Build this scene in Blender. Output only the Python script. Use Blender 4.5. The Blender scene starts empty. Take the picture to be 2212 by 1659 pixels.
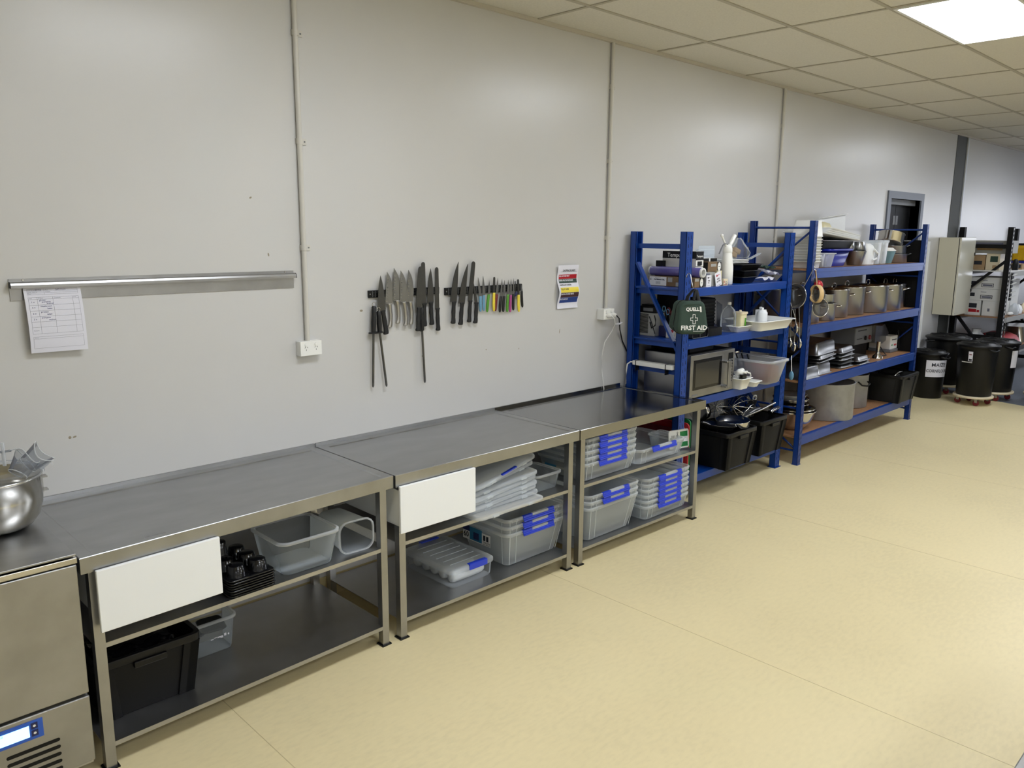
EXPOSURE=0.92
FLOOR_RGB=(227,212,168)
CEIL_RGB=(220,216,206)
LAMP_E=12.0
LAMP_RGB=(240,246,255)
DAY=2.0
import bpy, bmesh, math, random
from mathutils import Vector, Matrix
random.seed(7)
SC = bpy.context.scene
COL = SC.collection
PI = math.pi

# ---------------------------------------------------------------- materials
def nodes(m):
    m.use_nodes = True
    nt = m.node_tree
    return nt, nt.nodes['Principled BSDF'], nt.nodes['Material Output']

def lin(c):
    return tuple(((x/255)/12.92 if x/255 <= .04045 else ((x/255+.055)/1.055)**2.4) for x in c)

def mat(name, rgb, rough=.5, metal=0, spec=.5, noise=0, nscale=20, bump=0, bscale=200, stretch=None, emit=0, coat=0, rnoise=0, aniso=0, arot=0):
    """plain principled material; optional soft colour mottling, roughness variation and bump"""
    m = bpy.data.materials.new(name)
    nt, b, _ = nodes(m)
    c = lin(rgb)
    b.inputs['Base Color'].default_value = (*c, 1)
    b.inputs['Roughness'].default_value = rough
    b.inputs['Metallic'].default_value = metal
    b.inputs['Specular IOR Level'].default_value = spec
    b.inputs['Coat Weight'].default_value = coat
    if aniso:
        b.inputs['Anisotropic'].default_value = aniso; b.inputs['Anisotropic Rotation'].default_value = arot
        tg = nt.nodes.new('ShaderNodeTangent'); tg.direction_type = 'RADIAL'; tg.axis = 'Z'
        nt.links.new(tg.outputs[0], b.inputs['Tangent'])
    if emit:
        b.inputs['Emission Color'].default_value = (*c, 1)
        b.inputs['Emission Strength'].default_value = emit
    if noise or bump or rnoise:
        tc = nt.nodes.new('ShaderNodeTexCoord')
        mp = nt.nodes.new('ShaderNodeMapping')
        nt.links.new(tc.outputs['Object'], mp.inputs[0])
        if stretch: mp.inputs['Scale'].default_value = stretch
    if noise or rnoise:
        n = nt.nodes.new('ShaderNodeTexNoise')
        n.inputs['Scale'].default_value = nscale
        n.inputs['Detail'].default_value = 4
        nt.links.new(mp.outputs[0], n.inputs['Vector'])
        if noise:
            r = nt.nodes.new('ShaderNodeValToRGB')
            r.color_ramp.elements[0].position = .3
            r.color_ramp.elements[1].position = .7
            r.color_ramp.elements[0].color = (*[max(0, x*(1-noise)) for x in c], 1)
            r.color_ramp.elements[1].color = (*[min(1, x*(1+noise)) for x in c], 1)
            nt.links.new(n.outputs['Fac'], r.inputs[0])
            nt.links.new(r.outputs[0], b.inputs['Base Color'])
        if rnoise:
            mr = nt.nodes.new('ShaderNodeMapRange')
            mr.inputs['To Min'].default_value = max(.02, rough-rnoise)
            mr.inputs['To Max'].default_value = min(1, rough+rnoise)
            nt.links.new(n.outputs['Fac'], mr.inputs['Value'])
            nt.links.new(mr.outputs[0], b.inputs['Roughness'])
    if bump:
        n2 = nt.nodes.new('ShaderNodeTexNoise')
        n2.inputs['Scale'].default_value = bscale
        nt.links.new(mp.outputs[0], n2.inputs['Vector'])
        bp = nt.nodes.new('ShaderNodeBump')
        bp.inputs['Strength'].default_value = bump
        bp.inputs['Distance'].default_value = .002
        nt.links.new(n2.outputs['Fac'], bp.inputs['Height'])
        nt.links.new(bp.outputs[0], b.inputs['Normal'])
    return m

def clear(name, rgb, opac, rough=.15, ior=1.35):
    """translucent plastic: part see-through, part milky"""
    m = bpy.data.materials.new(name)
    nt, b, out = nodes(m)
    b.inputs['Base Color'].default_value = (*lin(rgb), 1)
    b.inputs['Roughness'].default_value = rough
    t = nt.nodes.new('ShaderNodeBsdfTransparent')
    t.inputs[0].default_value = (.93, .95, .97, 1)
    tl = nt.nodes.new('ShaderNodeBsdfTranslucent'); tl.inputs[0].default_value = (*lin(rgb), 1)
    pl = nt.nodes.new('ShaderNodeMixShader'); pl.inputs[0].default_value = .4
    nt.links.new(b.outputs[0], pl.inputs[1]); nt.links.new(tl.outputs[0], pl.inputs[2])
    mx = nt.nodes.new('ShaderNodeMixShader')
    fr = nt.nodes.new('ShaderNodeFresnel'); fr.inputs[0].default_value = ior
    ad = nt.nodes.new('ShaderNodeMath'); ad.operation = 'ADD'; ad.use_clamp = True
    ad.inputs[1].default_value = opac
    nt.links.new(fr.outputs[0], ad.inputs[0])
    nt.links.new(ad.outputs[0], mx.inputs[0])
    nt.links.new(t.outputs[0], mx.inputs[1])
    nt.links.new(pl.outputs[0], mx.inputs[2])
    nt.links.new(mx.outputs[0], out.inputs[0])
    return m

M = {}
M['steel'] = mat('brushed_steel', (166,166,166), .34, 1, noise=.10, nscale=7, rnoise=.10)
M['steel_top'] = mat('worn_steel_top', (168,169,170), .34, 1, noise=.12, nscale=5, rnoise=.14, stretch=(1,2.5,1))
M['steel_clean'] = mat('clean_steel_top', (150,150,150), .15, 1, rnoise=.05, nscale=4)
M['steel_shelf'] = mat('dull_steel_shelf', (180,180,181), .36, 1, noise=.08, nscale=6, rnoise=.10)
M['steel_bright'] = mat('polished_steel', (205,202,196), .16, 1, rnoise=.05, nscale=9)
M['steel_tall'] = mat('drawn_steel', (170,172,175), .30, 1, noise=.05, nscale=6, stretch=(1,1,.05), aniso=.85, arot=.25)
M['alu'] = mat('cast_aluminium', (166,167,169), .55, .5, noise=.12, nscale=12)
M['alu_dull'] = mat('dull_tin', (128,128,130), .34, 1, noise=.10, nscale=14)
M['black'] = mat('black_plastic', (13,13,14), .42, spec=.35)
M['black_gloss'] = mat('black_gloss_plastic', (12,12,14), .16)
M['black_matt'] = mat('black_matt', (9,9,10), .6, spec=.3)
M['charcoal'] = mat('charcoal_plastic', (24,25,24), .5)
M['blade'] = mat('knife_blade', (108,108,107), .3, 1, noise=.05, nscale=30)
M['blade_pale'] = mat('pale_blade', (160,160,158), .3, 1)
M['blade_thin'] = mat('bright_blade', (190,190,188), .22, 1)
M['handle_black'] = mat('black_handle', (15,16,18), .5, bump=.15)
M['handle_steel'] = mat('steel_handle', (178,176,172), .3, 1)
M['white'] = mat('white_plastic', (236,236,232), .35)
M['white_soft'] = mat('white_matt', (243,245,246), .5)
M['white_gloss'] = mat('white_enamel', (240,240,236), .2)
M['paper'] = mat('paper', (226,226,236), .8)
M['ink'] = mat('grey_ink', (110,112,128), .8)
M['ink_dark'] = mat('dark_ink', (40,42,50), .8)
M['pen'] = mat('blue_pen', (60,66,120), .8)
M['blue_steel'] = mat('blue_powder_coat', (5,58,140), .36, noise=.06, nscale=8)
M['blue_dark'] = mat('navy_powder_coat', (10,50,124), .36, noise=.06, nscale=8)
M['blue_clip'] = mat('blue_clip_plastic', (38,66,205), .3)
M['blue_tub'] = mat('blue_tub_plastic', (12,32,150), .28)
M['slot'] = mat('slot_hole', (8,16,48), .8)
M['board'] = mat('chipboard', (150,110,76), .6, noise=.14, nscale=60)
M['clear'] = clear('clear_plastic', (240,244,247), .30)
M['clear_rim'] = clear('clear_plastic_rim', (244,247,249), .46)
M['clear_tub'] = clear('frosted_tub_plastic', (222,229,234), .19)
M['clear_thin'] = clear('thin_clear_plastic', (225,228,232), .10, .05, 1.2)
M['smoke'] = clear('smoky_plastic', (150,152,160), .32, .1)
M['grey'] = mat('grey_paint', (112,114,118), .5)
M['cabinet'] = mat('cream_paint', (206,202,182), .3)
M['card'] = mat('brown_cardboard', (168,140,104), .75, noise=.08, nscale=30)
M['card_white'] = mat('white_cardboard', (222,222,220), .6)
M['card_grey'] = mat('grey_cardboard', (164,164,160), .6)
M['red'] = mat('red_plastic', (176,28,40), .4)
M['red_dark'] = mat('dark_red_plastic', (110,28,36), .4)
M['green'] = mat('green_plastic', (22,122,64), .4)
M['green_dark'] = mat('dark_green', (36,62,52), .5)
M['green_knife'] = mat('green_handle', (84,150,46), .4)
M['yellow'] = mat('yellow_plastic', (240,218,70), .4)
M['yellow_dark'] = mat('deep_yellow_plastic', (216,176,20), .4)
M['magenta'] = mat('magenta_handle', (168,66,132), .4)
M['sky'] = mat('light_blue_handle', (108,158,190), .4)
M['navy'] = mat('navy_plastic', (32,36,84), .4)
M['brown'] = mat('brown_print', (66,36,40), .7)
M['purple'] = mat('purple_film', (96,90,160), .22, coat=.5)
M['kraft'] = mat('kraft_print', (120,96,66), .6)
M['canvas'] = mat('green_canvas', (50,70,60), .8, bump=.6, bscale=400)
M['ivory'] = mat('ivory_plastic', (226,218,178), .4)
M['wood'] = mat('pale_wood', (214,182,130), .55, noise=.1, nscale=20)
M['conduit'] = mat('conduit_pvc', (206,203,195), .35)
M['glass_dark'] = mat('oven_glass', (58,56,50), .08)
M['screen'] = mat('lit_screen', (150,215,250), .3, emit=1.3)
M['panel_blue'] = mat('blue_panel', (44,92,190), .35)
M['wheel'] = mat('red_wheel', (110,24,36), .4)
M['cream'] = mat('cream_plastic', (222,208,178), .45)
M['teal'] = clear('teal_plastic', (160,204,214), .6)
M['stock'] = mat('photo_print_teal', (40,110,150), .5)

# ---------------------------------------------------------------- mesh builder
class MB:
    def __init__(s, mx=None):
        s.v = []; s.f = []; s.m = []; s.s = []; s.mx = mx
    def add(s, vs, fs, mi=0, sm=False):
        o = len(s.v)
        if s.mx is not None: vs = [s.mx @ Vector(v) for v in vs]
        s.v += [tuple(v) for v in vs]
        for f in fs:
            s.f.append(tuple(i+o for i in f)); s.m.append(mi); s.s.append(sm)
        return s
    def box(s, x0, x1, y0, y1, z0, z1, mi=0):
        x0, x1 = sorted((x0, x1)); y0, y1 = sorted((y0, y1)); z0, z1 = sorted((z0, z1))
        v = [(x, y, z) for z in (z0, z1) for y in (y0, y1) for x in (x0, x1)]
        return s.add(v, [(0,2,3,1),(4,5,7,6),(0,1,5,4),(2,6,7,3),(0,4,6,2),(1,3,7,5)], mi)
    def loft(s, rings, mi=0, cap0=True, cap1=True, sm=True, closed=False):
        n = len(rings[0]); vs = [p for r in rings for p in r]; fs = []
        k = len(rings)
        for i in range(k if closed else k-1):
            a = i*n; b = ((i+1) % k)*n
            for j in range(n):
                q = (j+1) % n
                fs.append((a+j, a+q, b+q, b+j))
        s.add(vs, fs, mi, sm)
        if not closed:
            if cap0: s.add(rings[0], [tuple(range(n))[::-1]], mi)
            if cap1: s.add(rings[-1], [tuple(range(n))], mi)
        return s
    def lathe(s, prof, n=24, mi=0, c=(0,0,0), sm=True, cap0=True, cap1=True, sx=1, sy=1):
        rings = [[(c[0]+sx*r*math.cos(2*PI*j/n), c[1]+sy*r*math.sin(2*PI*j/n), c[2]+z) for j in range(n)] for r, z in prof]
        return s.loft(rings, mi, cap0, cap1, sm)
    def tube(s, pts, r, n=8, mi=0, closed=False, flat=None):
        P = [Vector(p) for p in pts]; rings = []
        up = Vector((0,0,1))
        k = len(P)
        for i, p in enumerate(P):
            if closed: d = P[(i+1) % k]-P[i-1]
            else: d = P[min(i+1, k-1)]-P[max(i-1, 0)]
            d.normalize()
            a = d.cross(up)
            if a.length < 1e-3: a = d.cross(Vector((1,0,0)))
            a.normalize(); b = a.cross(d)
            rr = r[i] if isinstance(r, (list, tuple)) else r
            rings.append([p+a*rr*math.cos(2*PI*j/n)+b*rr*(flat or 1)*math.sin(2*PI*j/n) for j in range(n)])
        return s.loft(rings, mi, True, True, True, closed)
    def bar(s, p0, p1, w, t, mi=0, up=(0,0,1)):
        p0 = Vector(p0); p1 = Vector(p1); d = (p1-p0).normalized()
        a = d.cross(Vector(up))
        if a.length < 1e-3: a = d.cross(Vector((1,0,0)))
        a.normalize(); b = a.cross(d)
        vs = [p+a*(w/2)*i+b*(t/2)*j for p in (p0, p1) for i, j in ((-1,-1),(1,-1),(1,1),(-1,1))]
        return s.add(vs, [(0,1,2,3),(4,7,6,5),(0,4,5,1),(1,5,6,2),(2,6,7,3),(3,7,4,0)], mi)
    def prism(s, poly, f0, f1, mi=0, sm=False):
        """poly: 2D outline; f0/f1 map (a,b) to the two end faces"""
        n = len(poly)
        A = [f0(*p) for p in poly]; B = [f1(*p) for p in poly]
        s.add(A, [tuple(range(n))], mi); s.add(B, [tuple(range(n))[::-1]], mi)
        return s.add(A+B, [(i, i+n, (i+1) % n+n, (i+1) % n) for i in range(n)], mi, sm)
    def rbox(s, x0, x1, y0, y1, z0, z1, r, mi=0, n=4, t=None):
        """upright box with rounded vertical corners; t = taper of the base"""
        t = t or 0
        rings = [rr(x0+t, x1-t, y0+t, y1-t, z0, r, n), rr(x0, x1, y0, y1, z1, r, n)]
        return s.loft(rings, mi)
    def sphere(s, c, r, n=12, mi=0, sz=1):
        prof = [(max(1e-4, r*math.sin(PI*i/n)), -r*sz*math.cos(PI*i/n)) for i in range(n+1)]
        return s.lathe(prof, n*2, mi, c)
    def text(s, txt, size, M4, mi=0, ax='CENTER', bold=0, sx=1):
        cu = bpy.data.curves.new('t', 'FONT'); cu.body = txt; cu.size = size
        cu.align_x = ax; cu.align_y = 'CENTER'; cu.offset = bold; cu.resolution_u = 2
        o = bpy.data.objects.new('t', cu); COL.objects.link(o)
        dg = bpy.context.evaluated_depsgraph_get()
        me = bpy.data.meshes.new_from_object(o.evaluated_get(dg))
        bm = bmesh.new(); bm.from_mesh(me); bmesh.ops.triangulate(bm, faces=bm.faces[:]); bm.to_mesh(me); bm.free()
        vs = [M4 @ Vector((v.co.x*sx, v.co.y, v.co.z)) for v in me.vertices]
        fs = [tuple(p.vertices) for p in me.polygons]
        bpy.data.objects.remove(o); bpy.data.curves.remove(cu); bpy.data.meshes.remove(me)
        return s.add(vs, fs, mi)

def rr(x0, x1, y0, y1, z, r, n=4):
    r = min(r, abs(x1-x0)/2-1e-4, abs(y1-y0)/2-1e-4)
    out = []
    for cx, cy, a in ((x1-r, y1-r, 0), (x0+r, y1-r, PI/2), (x0+r, y0+r, PI), (x1-r, y0+r, 1.5*PI)):
        for i in range(n+1):
            t = a+PI/2*i/n
            out.append((cx+r*math.cos(t), cy+r*math.sin(t), z))
    return out

FRONT = Matrix(((1,0,0,0),(0,0,-1,0),(0,1,0,0),(0,0,0,1)))    # writing that faces -y
LEFT = Matrix(((0,0,-1,0),(-1,0,0,0),(0,1,0,0),(0,0,0,1)))    # writing that faces -x
def T(x, y, z): return Matrix.Translation((x, y, z))
def RZ(a): return Matrix.Rotation(a, 4, 'Z')
def RX(a): return Matrix.Rotation(a, 4, 'X')
def RY(a): return Matrix.Rotation(a, 4, 'Y')

# ---------------------------------------------------------------- objects
def obj(name, mb, mats, parent=None, loc=None, rz=0, bev=0, off=None, sub=0):
    me = bpy.data.meshes.new(name)
    vs = mb.v
    if off is not None: vs = [(x-off[0], y-off[1], z-off[2]) for x, y, z in vs]
    me.from_pydata(vs, [], mb.f)
    if not isinstance(mats, (list, tuple)): mats = [mats]
    for m in mats: me.materials.append(M[m] if isinstance(m, str) else m)
    for p, mi, sm in zip(me.polygons, mb.m, mb.s):
        p.material_index = mi; p.use_smooth = sm
    me.validate(); me.update()
    o = bpy.data.objects.new(name, me); COL.objects.link(o)
    if parent is not None: o.parent = parent
    if loc is not None: o.location = loc
    o.rotation_euler = (0, 0, rz)
    if bev:
        b = o.modifiers.new('edge', 'BEVEL'); b.width = bev; b.segments = 2; b.limit_method = 'ANGLE'; b.angle_limit = math.radians(50)
    return o

def tag(o, label, cat, group=None):
    o['label'] = label; o['category'] = cat
    if group: o['group'] = group
    return o

class Thing:
    """an Empty at the thing's base that parents its parts; parts come in world coordinates unless local"""
    def __init__(s, name, label, cat, loc, rz=0, group=None):
        s.o = bpy.data.objects.new(name, None); COL.objects.link(s.o)
        s.o.empty_display_size = .05
        s.o.location = loc; s.o.rotation_euler = (0, 0, rz); s.loc = loc
        tag(s.o, label, cat, group)
    def part(s, name, mb, mats, bev=0, local=False, label=None):
        o = obj(name, mb, mats, s.o, bev=bev, off=None if local else s.loc)
        if label: o['label'] = label
        return o
    def sub(s, par, name, mb, mats, bev=0, local=False, label=None):
        o = obj(name, mb, mats, par, bev=bev, off=None if local else s.loc)
        if label: o['label'] = label
        return o

def single(name, mb, mats, label, cat, loc=(0,0,0), rz=0, group=None, bev=0, world=True):
    o = obj(name, mb, mats, None, loc, rz, bev, off=loc if world else None)
    return tag(o, label, cat, group)

def dup(root, loc, label=None, group=None, rz=None):
    """a copy of a thing with copies of its parts and sub-parts"""
    r = root.copy(); COL.objects.link(r); r.location = loc
    if rz is not None: r.rotation_euler = (0, 0, rz)
    if label: r['label'] = label
    if group: r['group'] = group
    for ch in list(root.children):
        c = ch.copy(); COL.objects.link(c); c.parent = r
        for g in list(ch.children):
            d = g.copy(); COL.objects.link(d); d.parent = c
    return r

def struct(name, mb, mats, parent=None, bev=0):
    o = obj(name, mb, mats, parent, bev=bev)
    if parent is None: o['kind'] = 'structure'
    return o

# ---------------------------------------------------------------- camera
cam = bpy.data.cameras.new('camera'); camo = bpy.data.objects.new('camera', cam); COL.objects.link(camo)
cam.sensor_width = 36; cam.lens = 1729.74/2212*36; cam.clip_start = .05; cam.clip_end = 200
def cam_matrix(pan, pitch, roll, c):
    cp, sp, ct, st = math.cos(pan), math.sin(pan), math.cos(pitch), math.sin(pitch)
    f = Vector((sp*ct, cp*ct, st)); r = Vector((cp, -sp, 0)); u = r.cross(f)
    cr, sr = math.cos(roll), math.sin(roll)
    r2 = r*cr+u*sr; u2 = u*cr-r*sr
    m = Matrix((r2, u2, -f)).transposed().to_4x4(); m.translation = c
    return m
camo.matrix_world = cam_matrix(.77416, -.187157, .007234, (-.73905, -3.56093, 1.9119))
SC.camera = camo
SC.view_settings.view_transform = 'Standard'
SC.view_settings.look = 'None'
SC.view_settings.gamma = 1
SC.view_settings.exposure = EXPOSURE
SC.cycles.transparent_max_bounces = 24
SC.cycles.max_bounces = 8
SC.cycles.diffuse_bounces = 4
SC.cycles.glossy_bounces = 4
SC.cycles.sample_clamp_indirect = 6

# ---------------------------------------------------------------- the room
H = 3.164
XL, XR, YF = -4.6, 22.0, -8.2
wd = bpy.data.worlds.new('world'); SC.world = wd; wd.use_nodes = True
wd.node_tree.nodes['Background'].inputs[0].default_value = (.88, .93, 1, 1)
wd.node_tree.nodes['Background'].inputs[1].default_value = .6

wall_m = mat('painted_wall_panel', (206,205,203), .29, spec=.5, noise=.02, nscale=1.2, bump=.02, bscale=6)
def floor_mat(name, rgb, dark, light):
    m = bpy.data.materials.new(name); nt, b, _ = nodes(m)
    tc = nt.nodes.new('ShaderNodeTexCoord')
    n1 = nt.nodes.new('ShaderNodeTexNoise'); n1.inputs['Scale'].default_value = 1.1; n1.inputs['Detail'].default_value = 3
    n2 = nt.nodes.new('ShaderNodeTexNoise'); n2.inputs['Scale'].default_value = 22; n2.inputs['Detail'].default_value = 6
    mp = nt.nodes.new('ShaderNodeMapping'); mp.inputs['Scale'].default_value = (1, 2.4, 1)
    nt.links.new(tc.outputs['Object'], n1.inputs['Vector'])
    nt.links.new(tc.outputs['Object'], mp.inputs[0]); nt.links.new(mp.outputs[0], n2.inputs['Vector'])
    ad = nt.nodes.new('ShaderNodeMath'); ad.operation = 'ADD'
    nt.links.new(n1.outputs['Fac'], ad.inputs[0]); nt.links.new(n2.outputs['Fac'], ad.inputs[1])
    r = nt.nodes.new('ShaderNodeValToRGB')
    r.color_ramp.elements[0].position = .38; r.color_ramp.elements[0].color = (*lin(dark), 1)
    r.color_ramp.elements[1].position = .66; r.color_ramp.elements[1].color = (*lin(light), 1)
    e = r.color_ramp.elements.new(.5); e.color = (*lin(rgb), 1)
    hv = nt.nodes.new('ShaderNodeMath'); hv.operation = 'MULTIPLY'; hv.inputs[1].default_value = .5
    nt.links.new(ad.outputs[0], hv.inputs[0]); nt.links.new(hv.outputs[0], r.inputs[0])
    # small dark specks and scuffs
    n3 = nt.nodes.new('ShaderNodeTexNoise'); n3.inputs['Scale'].default_value = 13; n3.inputs['Detail'].default_value = 8; n3.inputs['Roughness'].default_value = .8
    nt.links.new(tc.outputs['Object'], n3.inputs['Vector'])
    r3 = nt.nodes.new('ShaderNodeValToRGB'); r3.color_ramp.elements[0].position = .25; r3.color_ramp.elements[1].position = .31
    r3.color_ramp.elements[0].color = (.45, .42, .38, 1)
    nt.links.new(n3.outputs['Fac'], r3.inputs[0])
    mx = nt.nodes.new('ShaderNodeMix'); mx.data_type = 'RGBA'; mx.blend_type = 'MULTIPLY'; mx.inputs[0].default_value = 1
    nt.links.new(r.outputs[0], mx.inputs[6]); nt.links.new(r3.outputs[0], mx.inputs[7])
    nt.links.new(mx.outputs[2], b.inputs['Base Color'])
    b.inputs['Roughness'].default_value = .42; b.inputs['Specular IOR Level'].default_value = .35
    return m
vinyl = floor_mat('beige_vinyl', FLOOR_RGB, tuple(c*.975 for c in FLOOR_RGB), tuple(min(255, c*1.018) for c in FLOOR_RGB))
vinyl_grey = floor_mat('grey_vinyl', (104,110,120), (94,100,110), (112,118,126))
# floor: beige sheet vinyl up to a slanting joint, grey beyond it
fx = lambda y: 10.03+.25*y
b = MB(); b.add([(XL,.1,0),(fx(.1),.1,0),(fx(YF),YF,0),(XL,YF,0)], [(0,3,2,1)])
struct('floor', b, vinyl)
b = MB(); b.add([(fx(.1),.1,0),(XR,.1,0),(XR,YF,0),(fx(YF),YF,0)], [(0,3,2,1)])
struct('floor.001', b, vinyl_grey)
# welded seams of the vinyl sheets
b = MB()
seam = mat('vinyl_seam', (200,184,140), .5)
for x in (.517, 2.42, 4.31, 6.2, 8.1):
    b.box(x-.0014, x+.0014, -7, -.02, 0, .0006)
struct('trim_1', b, seam)
# back wall with the doorway cut through it
DX0, DX1, DZ = 8.53, 9.43, 2.31
b = MB(); b.box(XL, DX0, 0, .16, 0, H); b.box(DX1, XR, 0, .16, 0, H); b.box(DX0, DX1, 0, .16, DZ, H)
struct('wall_back', b, wall_m)
b = MB(); b.box(XL-.1, XL, YF, .16, 0, H); struct('wall_left', b, wall_m)
b = MB(); b.box(XL, XR, YF-.1, YF, 0, H); struct('wall_front', b, wall_m)
b = MB(); b.box(XR, XR+.1, YF, -7, 0, H); b.box(XR, XR+.1, -2.2, .16, 0, H); b.box(XR, XR+.1, -7, -2.2, 0, .3); b.box(XR, XR+.1, -7, -2.2, 2.9, H)
struct('wall_right', b, wall_m)
b = MB()
for i in range(5): b.box(XR+.02, XR+.07, -7+i*1.2-.03, -7+i*1.2+.03, .3, 2.9)
b.box(XR+.02, XR+.07, -7, -2.2, .3, .36); b.box(XR+.02, XR+.07, -7, -2.2, 2.84, 2.9); b.box(XR+.02, XR+.07, -7, -2.2, 1.57, 1.63)
w1 = struct('window_1', b, 'grey')
day = mat('daylit_glazing', (232,237,250), .4, emit=DAY)
b = MB(); b.box(XR+.04, XR+.05, -7, -2.2, .3, 2.9); struct('pane', b, day, w1)
# coved vinyl skirting
cove = mat('vinyl_cove', (196,180,136), .5)
b = MB()
for x0, x1 in ((XL, DX0-.08), (DX1+.08, 10.0)):
    b.box(x0, x1, -.004, 0, 0, .1); b.add([(x0,-.03,0),(x1,-.03,0),(x1,-.004,.03),(x0,-.004,.03)], [(0,1,2,3)])
struct('baseboard_back', b, cove)
# ceiling: mineral tiles in a T-bar grid
tile = mat('ceiling_tile', CEIL_RGB, .85, noise=.05, nscale=90, bump=.4, bscale=260)
b = MB(); b.box(XL, XR, YF, .16, H, H+.05); struct('ceiling', b, tile)
GX = [2.9248+1.2*i for i in range(-6, 16)]; GY = [-.418-.5893*i for i in range(14)]
b = MB()
for x in GX: b.box(x-.012, x+.012, YF, 0, H-.005, H-.0005)
for y in GY: b.box(XL, XR, y-.012, y+.012, H-.006, H-.0005)
struct('trim_2', b, mat('grid_bar', (178,172,156), .5))
b = MB(); b.box(XL, XR, -.022, 0, H-.022, H-.001); struct('trim_3', b, mat('wall_angle', (196,190,176), .5))
# recessed light panels
def light_panel(loc, label):
    t = Thing('ceiling_light', label, 'ceiling light', loc, group='recessed ceiling light panels')
    w, d = 1.176/2, .565/2
    b = MB(); 
    b.box(-w, w, -d, -d+.018, -.012, 0); b.box(-w, w, d-.018, d, -.012, 0); b.box(-w, -w+.018, -d+.018, d-.018, -.012, 0); b.box(w-.018, w, -d+.018, d-.018, -.012, 0)
    t.part('frame', b, 'white', local=True)
    b = MB(); b.box(-w+.018, w-.018, -d+.018, d-.018, -.008, -.001)
    t.part('diffuser', b, LAMP, local=True)
    return t.o
LAMP = mat('lamp_diffuser', LAMP_RGB, .5, emit=LAMP_E)
LYS = (-1.891, -4.837, -7.194)  # rearmost row is unseen, added to light upright faces from the front
L0 = light_panel((4.725, LYS[0], H-.0005), 'bright rectangular light panel set in the tiled ceiling')
for y in LYS:
    for k in range(-2, 3):
        x = 4.725+3.6*k
        if (k, y) == (0, LYS[0]) or (k >= 1 and y < -4) or (k == -2 and y > -6): continue
        dup(L0, (x, y, H-.0005), 'recessed ceiling light panel out of the picture, repeated rows and an added rear row')
# grey steel flashing where the two wall runs meet
b = MB(); b.box(10.49, 10.86, -.005, 0, 0, H); struct('trim_4', b, mat('flashing', (88,90,89), .65, spec=.25))
b = MB(); b.box(10.86, 10.9, -.02, 0, 0, H); struct('trim_5', b, mat('flashing_edge', (214,218,226), .35))
# doorway: grey frame, dark double leaves with plates
b = MB(); b.box(8.445, 8.53, -.018, .16, 0, 2.39); b.box(9.43, 9.515, -.018, .16, 0, 2.39); b.box(8.53, 9.43, -.018, .16, 2.31, 2.39)
dr = struct('door_1', b, mat('door_frame_grey', (104,110,122), .4))
for i, (x0, x1) in enumerate(((8.535, 8.976), (8.984, 9.425))):
    b = MB(); b.box(x0, x1, .10, .14, .01, 2.25); lf = struct('leaf', b, mat('door_leaf_dark', (15,15,18), .55, spec=.3), dr)
    xa = 8.92 if i == 0 else 9.0
    b = MB(); b.box(xa, xa+.06, .096, .1, 2.03, 2.13); struct('handle_plate', b, 'grey', lf)
b = MB(); b.box(8.53, 9.43, .05, .16, 2.25, 2.31); struct('door_stop', b, 'grey', dr)
# ---------------------------------------------------------------- steel benches
TZ = .824
def bench(x0, x1, yl, yr, label, dx=None, top='steel_top'):
    t = Thing('steel_bench', label, 'bench', (x0, 0, 0))
    def warp(b):
        out = []
        for x, y, z in b.v:
            k = min(1, max(0, (x-x0)/(x1-x0)))
            out.append((x, y*(yl+(yr-yl)*k)/-.715, z))
        b.v = out; return b
    P = lambda n, b, m, bev=0: t.part(n, warp(b), m, bev)
    # worktop: shallow raised rim round a sunk field, folded apron, upstand at the wall
    b = MB()
    r = .045
    zs = TZ-.004
    o = [(x0,-.715),(x1,-.715),(x1,-.012),(x0,-.012)]
    i = [(x0+r,-.715+.03),(x1-r,-.715+.03),(x1-r,-.06),(x0+r,-.06)]
    i2 = [(x0+r+.006,-.715+.036),(x1-r-.006,-.715+.036),(x1-r-.006,-.066),(x0+r+.006,-.066)]
    b.loft([[(x,y,TZ-.058) for x,y in o],[(x,y,TZ-.002) for x,y in o],[(x+(.002 if x==x0 else -.002),y+(.002 if y<-.5 else 0),TZ) for x,y in o],[(x,y,TZ) for x,y in i],[(x,y,zs) for x,y in i2]], sm=False)
    b.box(x0, x1, -.012, -.002, TZ-.058, TZ+.016)
    P('worktop', b, top)
    for lx in (x0+.028, x1-.028-.036):
        for ly in (-.695, -.06):
            b = MB(); b.box(lx, lx+.036, ly, ly+.036, .006, TZ-.058)
            l = P('leg', b, 'steel')
            b = MB(); b.box(lx-.008, lx+.044, ly-.008, ly+.044, 0, .006)
            warp(b); t.sub(l, 'foot', b, 'black')
    for z in (.485, .1):
        b = MB()
        b.box(x0+.03, x1-.03, -.69, -.03, z-.004, z)
        b.box(x0+.064, x1-.064, -.694, -.69, z-.018, z); b.box(x0+.03, x1-.03, -.03, -.026, z-.018, z)
        P('shelf', b, 'steel_shelf')
    if dx:
        b = MB(); b.box(dx[0], dx[1], -.735, -.72, .545, .772); d = P('drawer', b, 'white_soft', .003)
        b = MB()
        b.box(dx[0]+.012, dx[0]+.02, -.72, -.2, .575, .745); b.box(dx[1]-.02, dx[1]-.012, -.72, -.2, .575, .745)
        b.box(dx[0]+.012, dx[1]-.012, -.21, -.2, .575, .745); b.box(dx[0]+.012, dx[1]-.012, -.72, -.2, .572, .577)
        t.sub(d, 'drawer_box', warp(b), 'white_soft')
    return t
bench(-.006, 1.318, -.739, -.690, 'steel bench nearest the fridge, white drawer, mostly empty lower shelf', (.036, .478))
bench(1.325, 2.584, -.698, -.708, 'middle steel bench, white drawer beside a heap of clear lids', (1.336, 1.792))
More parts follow.
